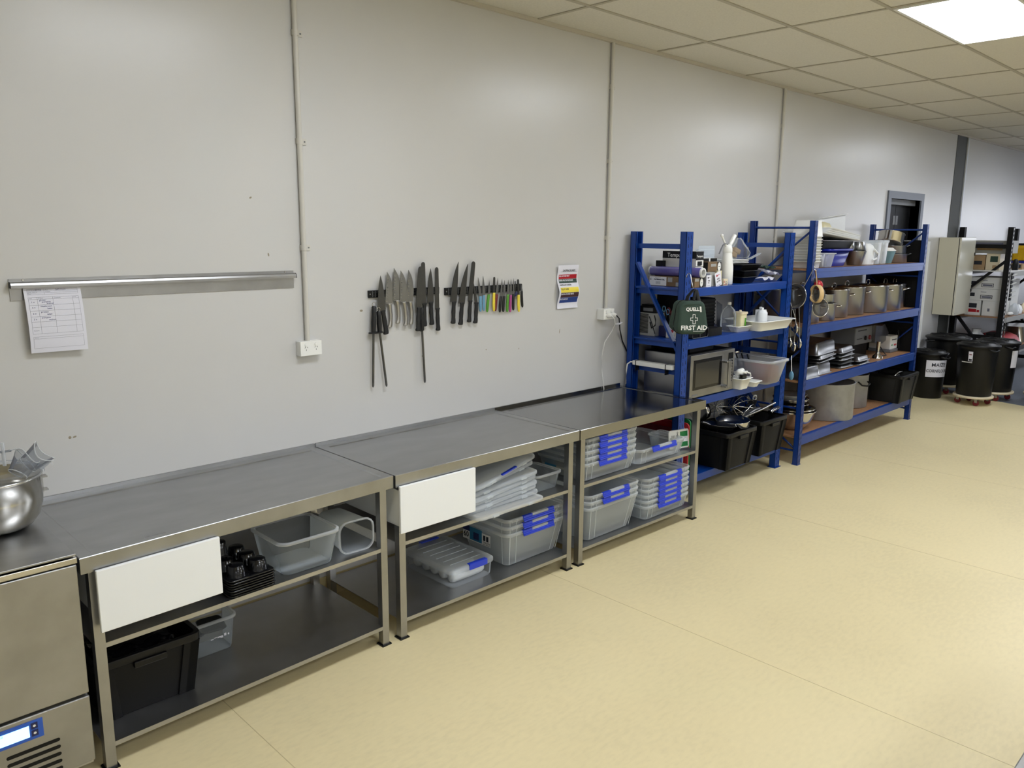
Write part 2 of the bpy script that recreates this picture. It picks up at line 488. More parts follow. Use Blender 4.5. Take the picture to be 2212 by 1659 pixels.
bench(2.588, 3.832, -.712, -.735, 'steel bench beside the blue shelving, filled with stacked clear boxes', None, 'steel_clean')

# ---------------------------------------------------------------- under-counter fridge at the left edge
t = Thing('counter_fridge', 'stainless under-counter fridge with lit blue display at the left edge', 'fridge', (-.6, -.4, 0))
FX0, FX1, FY = -1.25, -.018, -.748
b = MB(); b.box(FX0, FX1, FY+.03, -.02, .06, .838); t.part('carcass', b, 'steel_shelf')
b = MB(); b.box(FX0, FX1, FY-.004, -.012, .843, .851); b.box(FX0, FX1, -.02, -.012, .851, .87)
t.part('worktop', b, 'steel_top', .002)
b = MB(); b.box(FX0, FX1+.003, FY-.001, FY+.03, .815, .836); t.part('trim_strip', b, 'steel_bright', .003)
b = MB(); b.box(FX0+.6, FX1, FY, FY+.028, .342, .811)
d = t.part('door', b, 'steel', .004)
b = MB(); b.box(FX0, FX1, FY, FY+.028, .084, .332)
for k in range(6): pass
p = t.part('base_panel', b, 'steel', .004)
b = MB()
for c in (-.2, -.42):
    for k in range(5):
        z = .213-.0265*k
        b.prism([(c+.073*sx+.0065*math.cos(a), z+.0065*math.sin(a)) for sx, a0 in ((1,-PI/2),(-1,PI/2)) for a in [a0+PI*i/6 for i in range(7)]], lambda x,z: (x,FY-.0006,z), lambda x,z: (x,FY+.004,z))
t.sub(p, 'vent_slots', b, 'black_matt')
b = MB(); b.box(-.335, -.166, FY-.003, FY, .249, .3155)
c = t.part('control_panel', b, 'panel_blue', .001)
b = MB(); b.box(-.318, -.2075, FY-.0045, FY-.003, .262, .3025); t.sub(c, 'display', b, 'screen')
b = MB(); b.text('0.0', .012, T(-.29, FY-.0047, .297) @ FRONT); t.sub(c, 'lettering', b, 'ink_dark')
for z in (.297, .271):
    b = MB(); b.box(-.2015, -.182, FY-.0045, FY-.003, z-.0105, z+.0105); k = t.sub(c, 'button', b, 'navy')
b = MB()
b.lathe([(.0045,0),(.0045,.0005)], 10, mx0 if False else 0) if False else None
for z in (.297, .271):
    b.prism([(-.1918+.0045*math.cos(a), z+.0042*math.sin(a)) for a in [2*PI*i/10 for i in range(10)]], lambda x,z: (x,FY-.005,z), lambda x,z: (x,FY-.0045,z))
t.sub(c, 'button_symbol', b, 'white')
for x in (FX0+.06, FX1-.06):
    for y in (FY+.1, -.1):
        b = MB(); b.lathe([(.02,0),(.02,.012),(.012,.014),(.012,.06)], 12, 0, (x,y,0)); t.part('foot', b, 'steel_shelf')

# mixing bowl standing on the fridge
BX, BY, BZ = -.152, -.325, .8518
t = Thing('mixing_bowl', 'polished steel mixing bowl with side lugs standing on the fridge', 'bowl', (BX, BY, BZ))
prof = [(.07,0),(.095,.004),(.118,.018),(.138,.045),(.15,.085),(.154,.12),(.155,.188),(.158,.19),(.158,.198),(.152,.198),(.151,.12),(.145,.08),(.13,.045),(.1,.016),(.02,.008)]
b = MB(); b.lathe(prof, 48, 0, (BX,BY,BZ)); t.part('body', b, 'steel_bright')
b = MB()
for z in (.115, .165):
    b.bar((BX+.148,BY,BZ+z), (BX+.172,BY,BZ+z), .03, .005)
b.bar((BX+.154,BY,BZ+.108), (BX+.154,BY,BZ+.172), .03, .004)
t.part('lug', b, 'steel')
# clear splash guard pieces lying in the bowl
t = Thing('splash_guard', 'clear plastic splash guard ring lying on the mixing bowl rim', 'splash guard', (BX, BY, BZ+.198))
b = MB(); b.lathe([(.163,.195),(.166,.2),(.163,.212),(.14,.216),(.105,.222),(.1,.222)], 40, 0, (BX,BY,BZ), cap0=False, cap1=False)
t.part('ring', b, 'clear_thin')
b = MB(); q = [(BX+.15,BY-.02,BZ+.2),(BX+.185,BY-.01,BZ+.222),(BX+.196,BY,BZ+.2)]
for i in range(2):
    p, r = q[i], q[i+1]
    b.add([(p[0],p[1]-.025,p[2]),(p[0],p[1]+.025,p[2]),(r[0],r[1]+.025,r[2]),(r[0],r[1]-.025,r[2])], [(0,1,2,3)])
t.part('spout', b, 'clear_thin')
def chute(ang, cx, cy, cz, tilt, label):
    t = Thing('filling_chute', label, 'chute', (cx, cy, cz))
    mx = T(cx,cy,cz) @ RZ(ang) @ RY(tilt)
    b = MB(mx)
    rings = []
    for z, w, d, k in ((0,.034,.03,0),(.03,.038,.034,.004),(.065,.046,.038,.012)):
        rings.append([(w*math.cos(a), d*math.sin(a), z+k*math.cos(2*a)) for a in [PI*.12+PI*1.76*i/18 for i in range(19)]])
    n = 19
    for i in range(2):
        b.add(rings[i]+rings[i+1], [(j,j+1,n+j+1,n+j) for j in range(n-1)], 0, True)
    t.part('trough', b, 'smoke')
    b = MB(mx); b.tube(rings[2], .0018, 6); b.tube(rings[0], .0018, 6); t.part('rim', b, 'clear_rim')
chute(.5, BX+.066, BY-.075, BZ+.21, .75, 'smoky clear filling chute tilted on the front of the bowl rim')
chute(-.4, BX+.11, BY-.03, BZ+.225, .9, 'smoky clear filling chute pointing to the bench behind the first chute')
t = Thing('guard_latch', 'small clear plastic latch with crossbar on top of the bowl', 'latch', (BX+.05, BY+.03, BZ+.23))
b = MB(); b.tube([(BX+.05,BY+.03,BZ+.22),(BX+.05,BY+.03,BZ+.305)], .006, 8); b.tube([(BX+.05,BY+.03,BZ+.27),(BX+.09,BY+.03,BZ+.275),(BX+.11,BY+.02,BZ+.25),(BX+.08,BY+.01,BZ+.235)], .003, 6)
t.part('stem', b, 'clear_rim')
b = MB(); b.bar((BX+.03,BY+.03,BZ+.272),(BX+.075,BY+.03,BZ+.272), .008, .006); t.part('crossbar', b, 'smoke')

# ---------------------------------------------------------------- conduits and power points on the wall
def conduit(x, z0, clips, label):
    t = Thing('wall_conduit', label, 'conduit', (x, -.016, z0), group='vertical cable conduits')
    b = MB(); b.tube([(x,-.016,z0),(x,-.016,H-.022)], .0125, 14); t.part('pipe', b, 'conduit')
    for z in clips:
        b = MB(); b.tube([(x,-.016,z-.013),(x,-.016,z+.013)], .0155, 14); b.box(x-.014, x+.042, -.006, 0, z-.014, z+.014)
        b.lathe([(.005,0),(.004,.003)], 8, 0, (0,0,0)) if False else None
        c = t.part('saddle_clip', b, 'conduit')
        b = MB(); b.box(x+.029, x+.036, -.008, -.006, z-.0035, z+.0035); t.sub(c, 'screw', b, 'grey')
    return t
conduit(1.30, 1.375, (2.818, 2.331, 1.831), 'vertical cable conduit above the double power point beside the document rail')
conduit(3.638, 1.395, (2.867, 2.389, 1.88), 'vertical cable conduit above the power point beside the first blue shelving')
conduit(5.99, .4, (2.834, 2.348, 1.87), 'vertical cable conduit behind the second blue shelving')

def power_point(x0, x1, z0, z1, label, dep=.045):
    t = Thing('power_point', label, 'power socket', ((x0+x1)/2, 0, z0))
    b = MB(); b.box(x0, x1, -dep+.009, 0, z0, z1); t.part('mounting_block', b, 'white', .002)
    b = MB(); b.box(x0, x1, -dep, -dep+.008, z0, z1); pl = t.part('face_plate', b, 'white_gloss', .002)
    w = x1-x0
    for k in (.27, .73):
        cx = x0+w*k; zc = z1-.016
        b = MB(); b.prism([(cx+.0085*math.cos(a), zc+.0075*math.sin(a)) for a in [2*PI*i/12 for i in range(12)]], lambda x,z: (x,-dep-.004,z), lambda x,z: (x,-dep,z))
        t.part('rocker_switch', b, 'white_gloss')
        b = MB()
        for dx2, dz, an in ((-.0062,-.030,.5),(.0062,-.030,-.5),(0,-.043,0)):
            c = (cx+dx2, z1+dz); s, co = math.sin(an), math.cos(an)
            q = [(c[0]+u*co+v*s, c[1]-u*s+v*co) for u, v in ((-.001,-.004),(.001,-.004),(.001,.004),(-.001,.004))]
            b.prism(q, lambda x,z: (x,-dep-.0003,z), lambda x,z: (x,-dep+.001,z))
        t.sub(pl, 'pin_slots', b, 'black_matt')
    return t
power_point(1.243, 1.362, 1.303, 1.375, 'white double power point with empty sockets at the foot of a conduit')
power_point(3.562, 3.676, 1.322, 1.396, 'white double power point with plugs in it beside the blue shelving', .062)
# plugs and their leads
t = Thing('power_plug', 'white plug with a black lead and white tag in the right power point', 'plug', (3.65, -.075, 1.35))
b = MB(T(3.651,-.062,1.352) @ RX(PI/2)); b.lathe([(.016,0),(.018,.012),(.015,.03),(.008,.038)], 14); t.part('plug_body', b, 'white')
b = MB(); b.tube([(3.652,-.1,1.352),(3.668,-.112,1.33),(3.69,-.1,1.295),(3.76,-.05,1.24),(3.83,-.02,1.15),(3.93,-.016,1.02),(3.965,-.016,.93),(3.99,-.016,.87)], .0045, 8); t.part('lead', b, 'black')
b = MB(); b.bar((3.66,-.106,1.29),(3.70,-.104,1.30), .004, .032, 0, (0,1,0)); t.part('tag', b, 'paper')
t = Thing('power_plug', 'white plug with a white lead hanging down the wall, at the right power point', 'plug', (3.6, -.075, 1.35))
b = MB(T(3.605,-.062,1.352) @ RX(PI/2)); b.lathe([(.016,0),(.018,.012),(.015,.026),(.008,.034)], 14); t.part('plug_body', b, 'white')
b = MB(); b.tube([(3.605,-.096,1.352),(3.62,-.11,1.33),(3.655,-.09,1.29),(3.66,-.06,1.24),(3.62,-.03,1.16),(3.60,-.02,1.05),(3.61,-.02,.95),(3.63,-.02,.86),(3.64,-.022,.80)], .0035, 8); t.part('lead', b, 'white')

# marks on the wall
b = MB()
for x, z, w, h, a in ((1.631,1.502,.010,.006,0),(1.044,2.061,.007,.004,.5),(.196,1.068,.006,.006,0),(.214,1.068,.008,.004,.3),(1.12,1.80,.004,.009,.2),(2.03,1.22,.003,.006,0),(2.52,1.21,.004,.004,0),(2.8,1.19,.003,.005,0),(3.18,1.27,.003,.016,-.1)):
    b.add([(x+w*math.cos(t0)*math.cos(a)-h*math.sin(t0)*math.sin(a), -.0008, z+w*math.cos(t0)*math.sin(a)+h*math.sin(t0)*math.cos(a)) for t0 in [2*PI*i/8 for i in range(8)]], [tuple(range(8))])
sc = struct('trim_6', b, mat('wall_scuff', (150,140,120), .7))

# ---------------------------------------------------------------- document rail and the sheet in it
t = Thing('document_rail', 'long steel document rail screwed to the wall, one sheet hanging in it', 'rail', (.04, 0, 1.64))
b = MB(); b.box(.036, 1.245, -.004, 0, 1.638, 1.722); t.part('back_plate', b, 'steel')
b = MB()
pf = [(-.004,1.711),(-.02,1.711),(-.027,1.706),(-.03,1.698),(-.03,1.687),(-.004,1.687)]
b.prism(pf, lambda y,z: (.036,y,z), lambda y,z: (1.247,y,z)); t.part('clamp_channel', b, 'steel')
for x in (.0355, 1.247):
    b = MB(); b.prism(pf, lambda y,z: (x-.001,y*1.04,z), lambda y,z: (x+.001,y*1.04,z)); t.part('end_cap', b, 'black')
for x in (.085, 1.2):
    b = MB(T(x,-.004,1.7165) @ RX(PI/2)); b.lathe([(.005,0),(.004,.003)], 10); t.part('screw', b, 'steel_bright')
def sheet(u0, u1, z0, z1, yfn, sk=0):
    """maps (u,v) in 0..1 onto a hanging sheet of paper; v runs down, sk shifts the foot sideways"""
    return lambda u, v, off=0: (u0+(u1-u0)*u+sk*v, yfn(u, v)-off, z1+(z0-z1)*v)
def sheet_mesh(fn, off=0, u=(0,1), v=(0,1), n=12, b=None, mi=0):
    b = b or MB(); vs = []
    for j in range(n+1):
        for i in range(5): vs.append(fn(u[0]+(u[1]-u[0])*i/4, v[0]+(v[1]-v[0])*j/n, off))
    return b.add(vs, [(j*5+i, (j+1)*5+i, (j+1)*5+i+1, j*5+i+1) for j in range(n) for i in range(4)], mi, True)
def sheet_text(fn, txt, u, v, size, b, mi=0, ax='LEFT', su=1, asp=1.4, bold=0):
    k = MB(); k.text(txt, size, Matrix.Identity(4), 0, ax, bold)
    return b.add([fn(u+p[0]*su, v-p[1]/asp, .0007) for p in k.v], k.f, mi)
t = Thing('order_sheet', 'white order form with blue handwriting hanging from the steel document rail', 'paper sheet', (.18, -.02, 1.43))
fn = sheet(.079, .283, 1.432, 1.692, lambda u, v: -.012-.03*v+.02*max(0, v-.8)*5*(1-u)*.5-.008*math.sin(v*4), .004)
t.part('page', sheet_mesh(fn), 'paper')
b = MB()
def hl(v, u0=.06, u1=.94, w=.0022): sheet_mesh(fn, .0006, (u0,u1), (v-w/2,v+w/2), 1, b)
def vl(u, v0, v1, w=.003): sheet_mesh(fn, .0006, (u-w/2,u+w/2), (v0,v1), 6, b)
for v in (.045,.075,.1,.125): hl(v)
for v in (.165,.195,.28,.365,.45,.53,.61,.71): hl(v)
for v in (.755,.785,.93): hl(v)
for u, a, c in ((.06,.045,.125),(.35,.045,.125),(.94,.045,.125),(.06,.165,.71),(.21,.165,.71),(.48,.165,.71),(.83,.165,.71),(.94,.165,.71),(.06,.755,.93),(.94,.755,.93)): vl(u, a, c)
for s, u, v in (('Item','.075','.18'),('Product','.23','.18'),('Comments','.5','.18'),('Initial','.84','.18'),('Date of delivery','.07','.06'),('Place','.37','.06'),('Order taken by','.07','.087'),('Contact','.37','.087'),('Time','.07','.113'),('Notes','.08','.77'),('Remarks','.08','.66')):
    sheet_text(fn, s, float(u), float(v), .026, b)
t.part('printed_form', b, 'ink')
b = MB()
for s, u, v in (('gluten','.24','.21'),('pumpkin','.28','.235'),('walnut','.36','.26'),('mushroom','.25','.30'),('bean','.36','.335'),('protein','.24','.385'),('salad','.34','.42'),('pumpkin','.24','.47'),('walnut','.36','.505'),('1 x','.1','.235'),('2 x','.1','.315'),('2 x','.1','.405'),('2 x','.1','.49'),('27/06','.2','.058'),('SAT 4 pm','.55','.058')):
    sheet_text(fn, s, float(u), float(v), .045, b)
t.part('handwriting', b, 'pen')

t = Thing('chopping_board_chart', 'wavy white chart of chopping board colours taped to the wall', 'poster', (3.24, -.02, 1.42))
fn = sheet(3.139, 3.341, 1.42, 1.703, lambda u, v: -.004-.022*(1+math.cos(v*2*PI/.62))/2*(1-.35*(v < .31))-.006*v, .002)
t.part('page', sheet_mesh(fn, n=24), 'paper')
cols = ['paper','red','green_dark','white','yellow','brown','panel_navy','ink_dark']
M['panel_navy'] = mat('navy_print', (36,62,132), .7)
b = MB()
for mi, v0, v1 in ((1,.215,.315),(2,.318,.412),(4,.51,.625),(5,.628,.74),(6,.743,.868)):
    sheet_mesh(fn, .0005, (.08,.95), (v0,v1), 6, b, mi)
t.part('colour_bands', b, cols)
b = MB()
sheet_text(fn, 'CHOPPING BOARDS', .53, .125, .085, b, 7, 'CENTER', .78, 1.4, .002)
sheet_mesh(fn, .0006, (.14,.92), (.148,.153), 1, b, 7)
for s, v, mi in (('RED: RAW RED MEAT',.25,0),('GREEN: FRUIT & VEGETABLES',.352,0),('WHITE: RAW CHICKEN',.455,7),('YELLOW: GAME',.55,7),('BROWN: COOKED MEATS',.665,0),('BLUE: SEAFOOD',.782,0)):
    sheet_text(fn, s, .095, v, .066, b, mi, 'LEFT', .78, 1.4, .002)
t.part('lettering', b, cols)

# ---------------------------------------------------------------- magnetic knife racks and what hangs on them
def rack(x0, x1, za, zb, label):
    t = Thing('magnetic_knife_rack', label, 'knife rack', ((x0+x1)/2, 0, za))
    b = MB(); b.box(x0, x1, -.016, 0, za, zb); t.part('body', b, 'black', .003)
    b = MB()
    for k in (.3, .7): b.box(x0+.015, x1-.015, -.018, -.016, za+(zb-za)*k-.003, za+(zb-za)*k+.003)
    t.part('magnet_strips', b, 'charcoal')
    b = MB()
    n = int((x1-x0)/.018)
    for i in range(n): b.box(x0+.02+i*.018, x0+.0215+i*.018, -.0186, -.016, za+.004, zb-.004)
    t.part('ribs', b, 'grey')
    for x in (x0+.007, x1-.007):
        b = MB(T(x,-.016,(za+zb)/2) @ RX(PI/2)); b.lathe([(.004,0),(.003,.002)], 8); t.part('screw', b, 'steel')
rack(1.672, 2.148, 1.567, 1.606, 'black magnetic rack holding the steel-handled knives and sharpening steels')
rack(2.192, 2.81, 1.555, 1.598, 'black magnetic rack holding the coloured paring knives')

def knife(label, tip, hl, hr, end, kind, bm, hm, hw=.0125, dy=0, hb=.004, dim=0, name='kitchen_knife', cat='knife'):
    tip, hl, hr, end = map(lambda p: Vector((p[0], p[1])), (tip, hl, hr, end))
    y = -.021-dy
    t = Thing(name, label, cat, ((hl.x+hr.x)/2, y, hl.y), group='knives on the magnetic racks')
    c = (hl+hr)/2; ax = (tip-c); L = ax.length; ax.normalize(); nl = Vector((-ax.y, ax.x)); nr = -nl
    out = []
    N = 14
    if kind == 'slicer':
        w = (hr-hl).length/2; w2 = w*.8
        for i in range(N+1): 
            k = i/N*(1-w2/L); p = hl.lerp(c+nl*w+ax*0, .5)+ax*(L*k); 
            out.append(c+nl*(w+(w2-w)*k)+ax*L*k if k > .03 else hl)
        tc = c+ax*(L-w2)
        out += [tc+nl*w2*math.cos(a)+ax*w2*math.sin(a) for a in [PI*i/10 for i in range(1,10)]]
        for i in range(N+1):
            k = (1-w2/L)*(1-i/N); out.append(c+nr*(w+(w2-w)*k)+ax*L*k if k > .03 else hr)
    else:
        bl, br = {'chef':(.13,.11),'left':(.03,.42),'right':(.24,.03),'paring':(.12,.12)}[kind]
        w = (hr-hl).length
        for i in range(N+1):
            k = i/N; out.append(hl.lerp(tip, k)+nl*bl*w*4*k*(1-k)*(.55+.9*k if kind != 'paring' else 1))
        for i in range(1, N+1):
            k = 1-i/N; out.append(hr.lerp(tip, k)+nr*br*w*4*k*(1-k)*(.55+.9*k if kind != 'paring' else 1))
    b = MB(); b.prism([(p.x,p.y) for p in out], lambda x,z: (x,y-.001,z), lambda x,z: (x,y+.001,z)); bl_ = t.part('blade', b, bm)
    if dim:
        b = MB(); w = (hr-hl).length
        for i in range(dim):
            k = .06+.78*i/dim; p = hl.lerp(tip, k)+nr*(.2*w*(1-.3*k))
            b.add([(p.x+.0042*math.cos(a)+.0006, y-.0013, p.y+.0022*math.sin(a)) for a in [2*PI*j/8 for j in range(8)]], [tuple(range(8))])
        t.sub(bl_, 'dimples', b, 'blade_thin')
    hw *= 1.14; hs = hl.lerp(hr, .62 if hw > .01 else .5); d = end-hs; HL = d.length; d.normalize(); n2 = Vector((-d.y, d.x))
    st = ((-.02,.95),(.0,1.15),(.07,.9),(.2,.82),(.45,.95),(.7,.85),(.85,.95),(.94,1.15),(.985,1.0),(1.0,.5)) if hw > .01 else ((-.03,.8),(.0,1),(.3,1),(.6,1.05),(.9,.9),(1,.5))
    rings = []
    for k, w in st:
        p = hs+d*HL*k + n2*hb*math.sin(PI*min(1, max(0, k)))
        if hw > .01 and k > .9: p += Vector((-.0035, 0))
        rings.append([(p.x+n2.x*hw*w*math.cos(a), y-.009*(1 if hw > .01 else .75)*math.sin(a)*min(1, w), p.y+n2.y*hw*w*math.cos(a)) for a in [2*PI*j/14 for j in range(14)]])
    b = MB(); b.loft(rings); t.part('handle', b, hm)
    return t
KN = [
 ('cook\'s knife with a wide dark blade, first on the left rack', (1.735,1.683),(1.715,1.487),(1.765,1.502),(1.767,1.369),'chef','blade','handle_black',.0135,.012,0,0),
 ('all-steel santoku hanging lowest of the four dimpled ones', (1.786,1.701),(1.770,1.534),(1.816,1.526),(1.799,1.402),'left','blade_pale','handle_steel',.0115,0,.006,9),
 ('all-steel santoku reaching highest of the four dimpled ones', (1.830,1.720),(1.820,1.545),(1.866,1.542),(1.851,1.419),'left','blade_pale','handle_steel',.0115,.002,.006,13),
 ('all-steel santoku overlapped on both sides, third of the dimpled ones', (1.872,1.705),(1.863,1.538),(1.909,1.530),(1.901,1.404),'left','blade_pale','handle_steel',.0115,.005,.006,10),
 ('all-steel santoku with long oval dimples beside the black slicers', (1.926,1.707),(1.909,1.535),(1.953,1.531),(1.939,1.408),'left','blade_pale','handle_steel',.0115,.002,.006,11),
 ('broad round-tipped slicer leaning right, in front of a sharpening steel', (2.002,1.725),(1.962,1.499),(2.004,1.499),(1.980,1.369),'slicer','blade','handle_black',.0135,.014,-.003,0),
 ('tallest round-tipped slicer on the left rack', (2.026,1.748),(2.012,1.518),(2.044,1.518),(2.035,1.391),'slicer','blade','handle_black',.0125,.004,-.003,0),
 ('cook\'s knife with a shiny tip on the left rack between two slicers', (2.080,1.711),(2.051,1.518),(2.099,1.525),(2.088,1.395),'chef','blade','handle_black',.0130,.002,-.003,0),
 ('slim round-tipped slicer at the right end of the left rack', (2.123,1.717),(2.109,1.481),(2.138,1.489),(2.133,1.359),'slicer','blade','handle_black',.0125,.002,-.003,0),
 ('longest cook\'s knife, first on the right rack', (2.284,1.744),(2.219,1.516),(2.268,1.516),(2.244,1.390),'right','blade','handle_black',.0135,.002,-.003,0),
 ('second cook\'s knife from the left on the right rack', (2.356,1.731),(2.281,1.505),(2.331,1.507),(2.300,1.379),'right','blade','handle_black',.0135,.002,-.003,0),
 ('round-tipped slicer leaning right on the right rack', (2.400,1.744),(2.353,1.514),(2.388,1.517),(2.367,1.390),'slicer','blade','handle_black',.0125,.002,-.003,0),
 ('thin boning knife with a thick black handle beside the blue pair', (2.400,1.616),(2.408,1.503),(2.430,1.501),(2.415,1.380),'paring','blade','handle_black',.0130,.002,0,0)]
for l, a, c, d, e, k, bm, hm, hw, dy, hb, dm in KN: knife(l, a, c, d, e, k, bm, hm, hw, dy, hb, dm)
PK = [
 ('paring knife with a light blue handle, left of the blue pair', (2.436,1.651),(2.443,1.540),(2.466,1.533),(2.456,1.447),'sky','blade_thin'),
 ('paring knife with a light blue handle, right of the blue pair', (2.473,1.658),(2.467,1.536),(2.490,1.545),(2.480,1.450),'sky','blade_thin'),
 ('paring knife with a green handle next to the blue pair', (2.526,1.631),(2.513,1.544),(2.531,1.543),(2.509,1.440),'green_knife','blade_thin'),
 ('paring knife with a yellow handle and dark round blade, mid rack', (2.564,1.649),(2.553,1.552),(2.572,1.551),(2.562,1.443),'yellow','blade'),
 ('paring knife with a dark red handle behind the yellow one', (2.596,1.643),(2.579,1.543),(2.597,1.542),(2.577,1.443),'red_dark','blade_thin'),
 ('paring knife with a black handle and dull blade, left of the black pair', (2.629,1.635),(2.611,1.529),(2.630,1.528),(2.611,1.433),'handle_black','blade_thin'),
 ('paring knife with a black handle and bright blade, right of the black pair', (2.651,1.626),(2.639,1.530),(2.660,1.526),(2.643,1.433),'handle_black','blade_thin'),
 ('paring knife with a green handle beside the magenta one', (2.682,1.628),(2.670,1.536),(2.690,1.535),(2.673,1.431),'green_knife','blade_thin'),
 ('paring knife with a magenta handle', (2.707,1.632),(2.697,1.530),(2.715,1.531),(2.702,1.428),'magenta','blade_thin'),
 ('paring knife with a black handle right of the magenta one', (2.726,1.634),(2.719,1.537),(2.735,1.536),(2.726,1.438),'handle_black','blade_thin'),
 ('paring knife with a yellow handle near the right end of the rack', (2.767,1.628),(2.764,1.529),(2.783,1.528),(2.778,1.425),'yellow','blade'),
 ('short paring knife with a black handle at the very right end', (2.790,1.597),(2.789,1.549),(2.805,1.554),(2.806,1.452),'handle_black','blade_thin')]
for i, (l, a, c, d, e, hm, bm) in enumerate(PK):
    knife(l, a, c, d, e, 'slicer' if bm == 'blade' else 'paring', bm, hm, .0085, .003*(i % 2), -.002 if a[0] > 2.5 else 0, 0, 'paring_knife')
t = Thing('vegetable_peeler', 'navy peeler between the magenta and the last yellow paring knives', 'peeler', (2.745, -.025, 1.53), group='knives on the magnetic racks')
b = MB(); b.bar((2.741,-.023,1.617),(2.747,-.023,1.545), .006, .002, 0, (0,1,0)); t.part('blade', b, 'blade')
b = MB(); b.loft([[(2.748+.011*w*math.cos(a)+dx, -.024-.008*w*math.sin(a), z) for a in [2*PI*i/10 for i in range(10)]] for z, w, dx in ((1.553,.5,.004),(1.545,1,.002),(1.53,1,-.002),(1.522,.4,-.006))]); t.part('handle', b, 'navy')
def steel_rod(label, h0, h1, end, guard=0, ring=True, dy=0):
    y = -.03-dy
    t = Thing('sharpening_steel', label, 'sharpening steel', (h1[0], y, h1[1]), group='sharpening steels')
    V = lambda p: Vector((p[0], y, p[1]))
    a, c, e = V(h0), V(h1), V(end)
    b = MB(); b.tube([a.lerp(c, k) for k in (0,.05,.3,.6,.9,1)], [.009,.0125,.0115,.0135,.012,.012], 12); t.part('handle', b, 'handle_black')
    b = MB(); b.tube([c, c.lerp(e, .97), e], [.0062,.0062,.0035], 12); t.part('rod', b, 'blade')
    if guard:
        b = MB(); b.lathe([(.012,-.005),(guard,-.002),(guard+.001,.001),(guard,.003),(.012,.006)], 20, 0, (guard*.62+c.x-.012, y, c.z), sy=.55); t.part('guard', b, 'handle_black')
    if ring:
        b = MB(); b.tube([(a.x+.011*math.cos(q), y, a.z+.008+.011*math.sin(q)) for q in [2*PI*i/14 for i in range(14)]], .0018, 6, 0, True); t.part('hanging_ring', b, 'steel_bright')
steel_rod('sharpening steel with a wide black guard at the left end of the rack', (1.691,1.525),(1.684,1.383),(1.673,1.091), .045)
steel_rod('sharpening steel slanting right, second from the left', (1.717,1.497),(1.721,1.385),(1.758,1.085), 0, True, .004)
steel_rod('sharpening steel with a thin dark rod behind the broad slicer', (2.008,1.50),(2.012,1.371),(2.027,1.071), .013, False, -.004)
# ---------------------------------------------------------------- clear storage boxes
def storage_box(label, W, D, Hh, loc, group, clip=True, rz=0):
    """open clear box, flared rim band, moulded ribs, a blue clip lever on the front; base centre at loc"""
    t = Thing('storage_box', label, 'storage box', loc, rz, group)
    x, y = W/2-.012, D/2-.012
    tp = min(.035, Hh*.16)
    b = MB()
    R = lambda k, z, r=.035: rr(-x+tp*k, x-tp*k, -y+tp*k, y-tp*k, z, r, 4)
    b.loft([R(1.12,.004,.03), R(1,.012), R(.72,Hh*.28), R(.66,Hh*.29), R(0,Hh-.02)], 0, True, False)
    # moulded ribs near the corners of the front and the sides
    for sx in (-1, 1):
        for xx in (x-.07, x-.022):
            b.bar((sx*(xx-tp*.8), -y+tp*.98-.0015, .01), (sx*xx, -y-.0015, Hh-.02), .004, .002, 1, (0,1,0))
        b.bar((sx*(x-tp*.98)+sx*.0015, -y+.04+tp*.8, .01), (sx*x+sx*.0015, -y+.04, Hh-.02), .002, .004, 1, (0,1,0))
    t.part('body', b, ['clear','clear_rim'], local=True)
    b = MB()
    o = [rr(-x-.001, x+.001, -y-.001, y+.001, Hh-.021, .035), rr(-W/2+.004, W/2-.004, -D/2+.004, D/2-.004, Hh-.019, .04), rr(-W/2, W/2, -D/2, D/2, Hh-.003, .042), rr(-W/2+.003, W/2-.003, -D/2+.003, D/2-.003, Hh, .04), rr(-x-.001, x+.001, -y-.001, y+.001, Hh-.001, .035)]
    b.loft(o, 0, False, False)
    for sx in (-1, 1):
        for k in (.34, .42): b.box(sx*W*k-.0015, sx*W*k+.0015, -D/2-.0005, -D/2+.006, Hh-.019, Hh)
    t.part('rim', b, 'clear_rim', local=True)
    if clip:
        b = MB(); cw = W*.25; f = -D/2
        b.box(-cw, cw, f-.007, f-.001, Hh-.024, Hh-.012)
        b.box(-cw, cw, f-.011, f-.005, Hh-.031, Hh-.021)
        b.box(-cw, -cw*.42, f-.004, f+.012, Hh-.014, Hh+.002); b.box(cw*.6, cw, f-.004, f+.012, Hh-.014, Hh+.002)
        c = t.part('clip', b, 'blue_clip', .0015, True, 'blue clip lever')
        b = MB(); b.box(-cw*.42, cw*.6, f-.004, f+.012, Hh-.014, Hh+.002); t.sub(c, 'clip_tab', b, 'clear_rim', 0, True)
    return t
ORD = {1:['single'], 2:['lower','upper'], 3:['bottom','middle','top'], 5:['bottom','second','middle','fourth','top'], 6:['bottom','second','third','fourth','fifth','top']}
def box_stack(n, W, D, Hh, sp, loc, where, group, clips=None):
    first = None
    for i in range(n):
        l = 'clear nested box with blue clip, %s of %d %s' % (ORD[n][i], n, where)
        if n == 1: l = 'shallow clear storage box with one blue clip, alone '+where
        p = (loc[0], loc[1], loc[2]+sp*i)
        c = clips is None or clips[i]
        if not c:
            l = l.replace('with blue clip', 'without blue clip'); bare = storage_box(l, W, D, Hh, p, group, False)
        elif first is None:
            first = storage_box(l, W, D, Hh, p, group)
        else: dup(first.o, p, l, group)
    return first
S60 = box_stack(3, .49, .41, .205, .041, (2.342, -.425, .1005), 'on the middle bench', 'nested deep clear boxes')
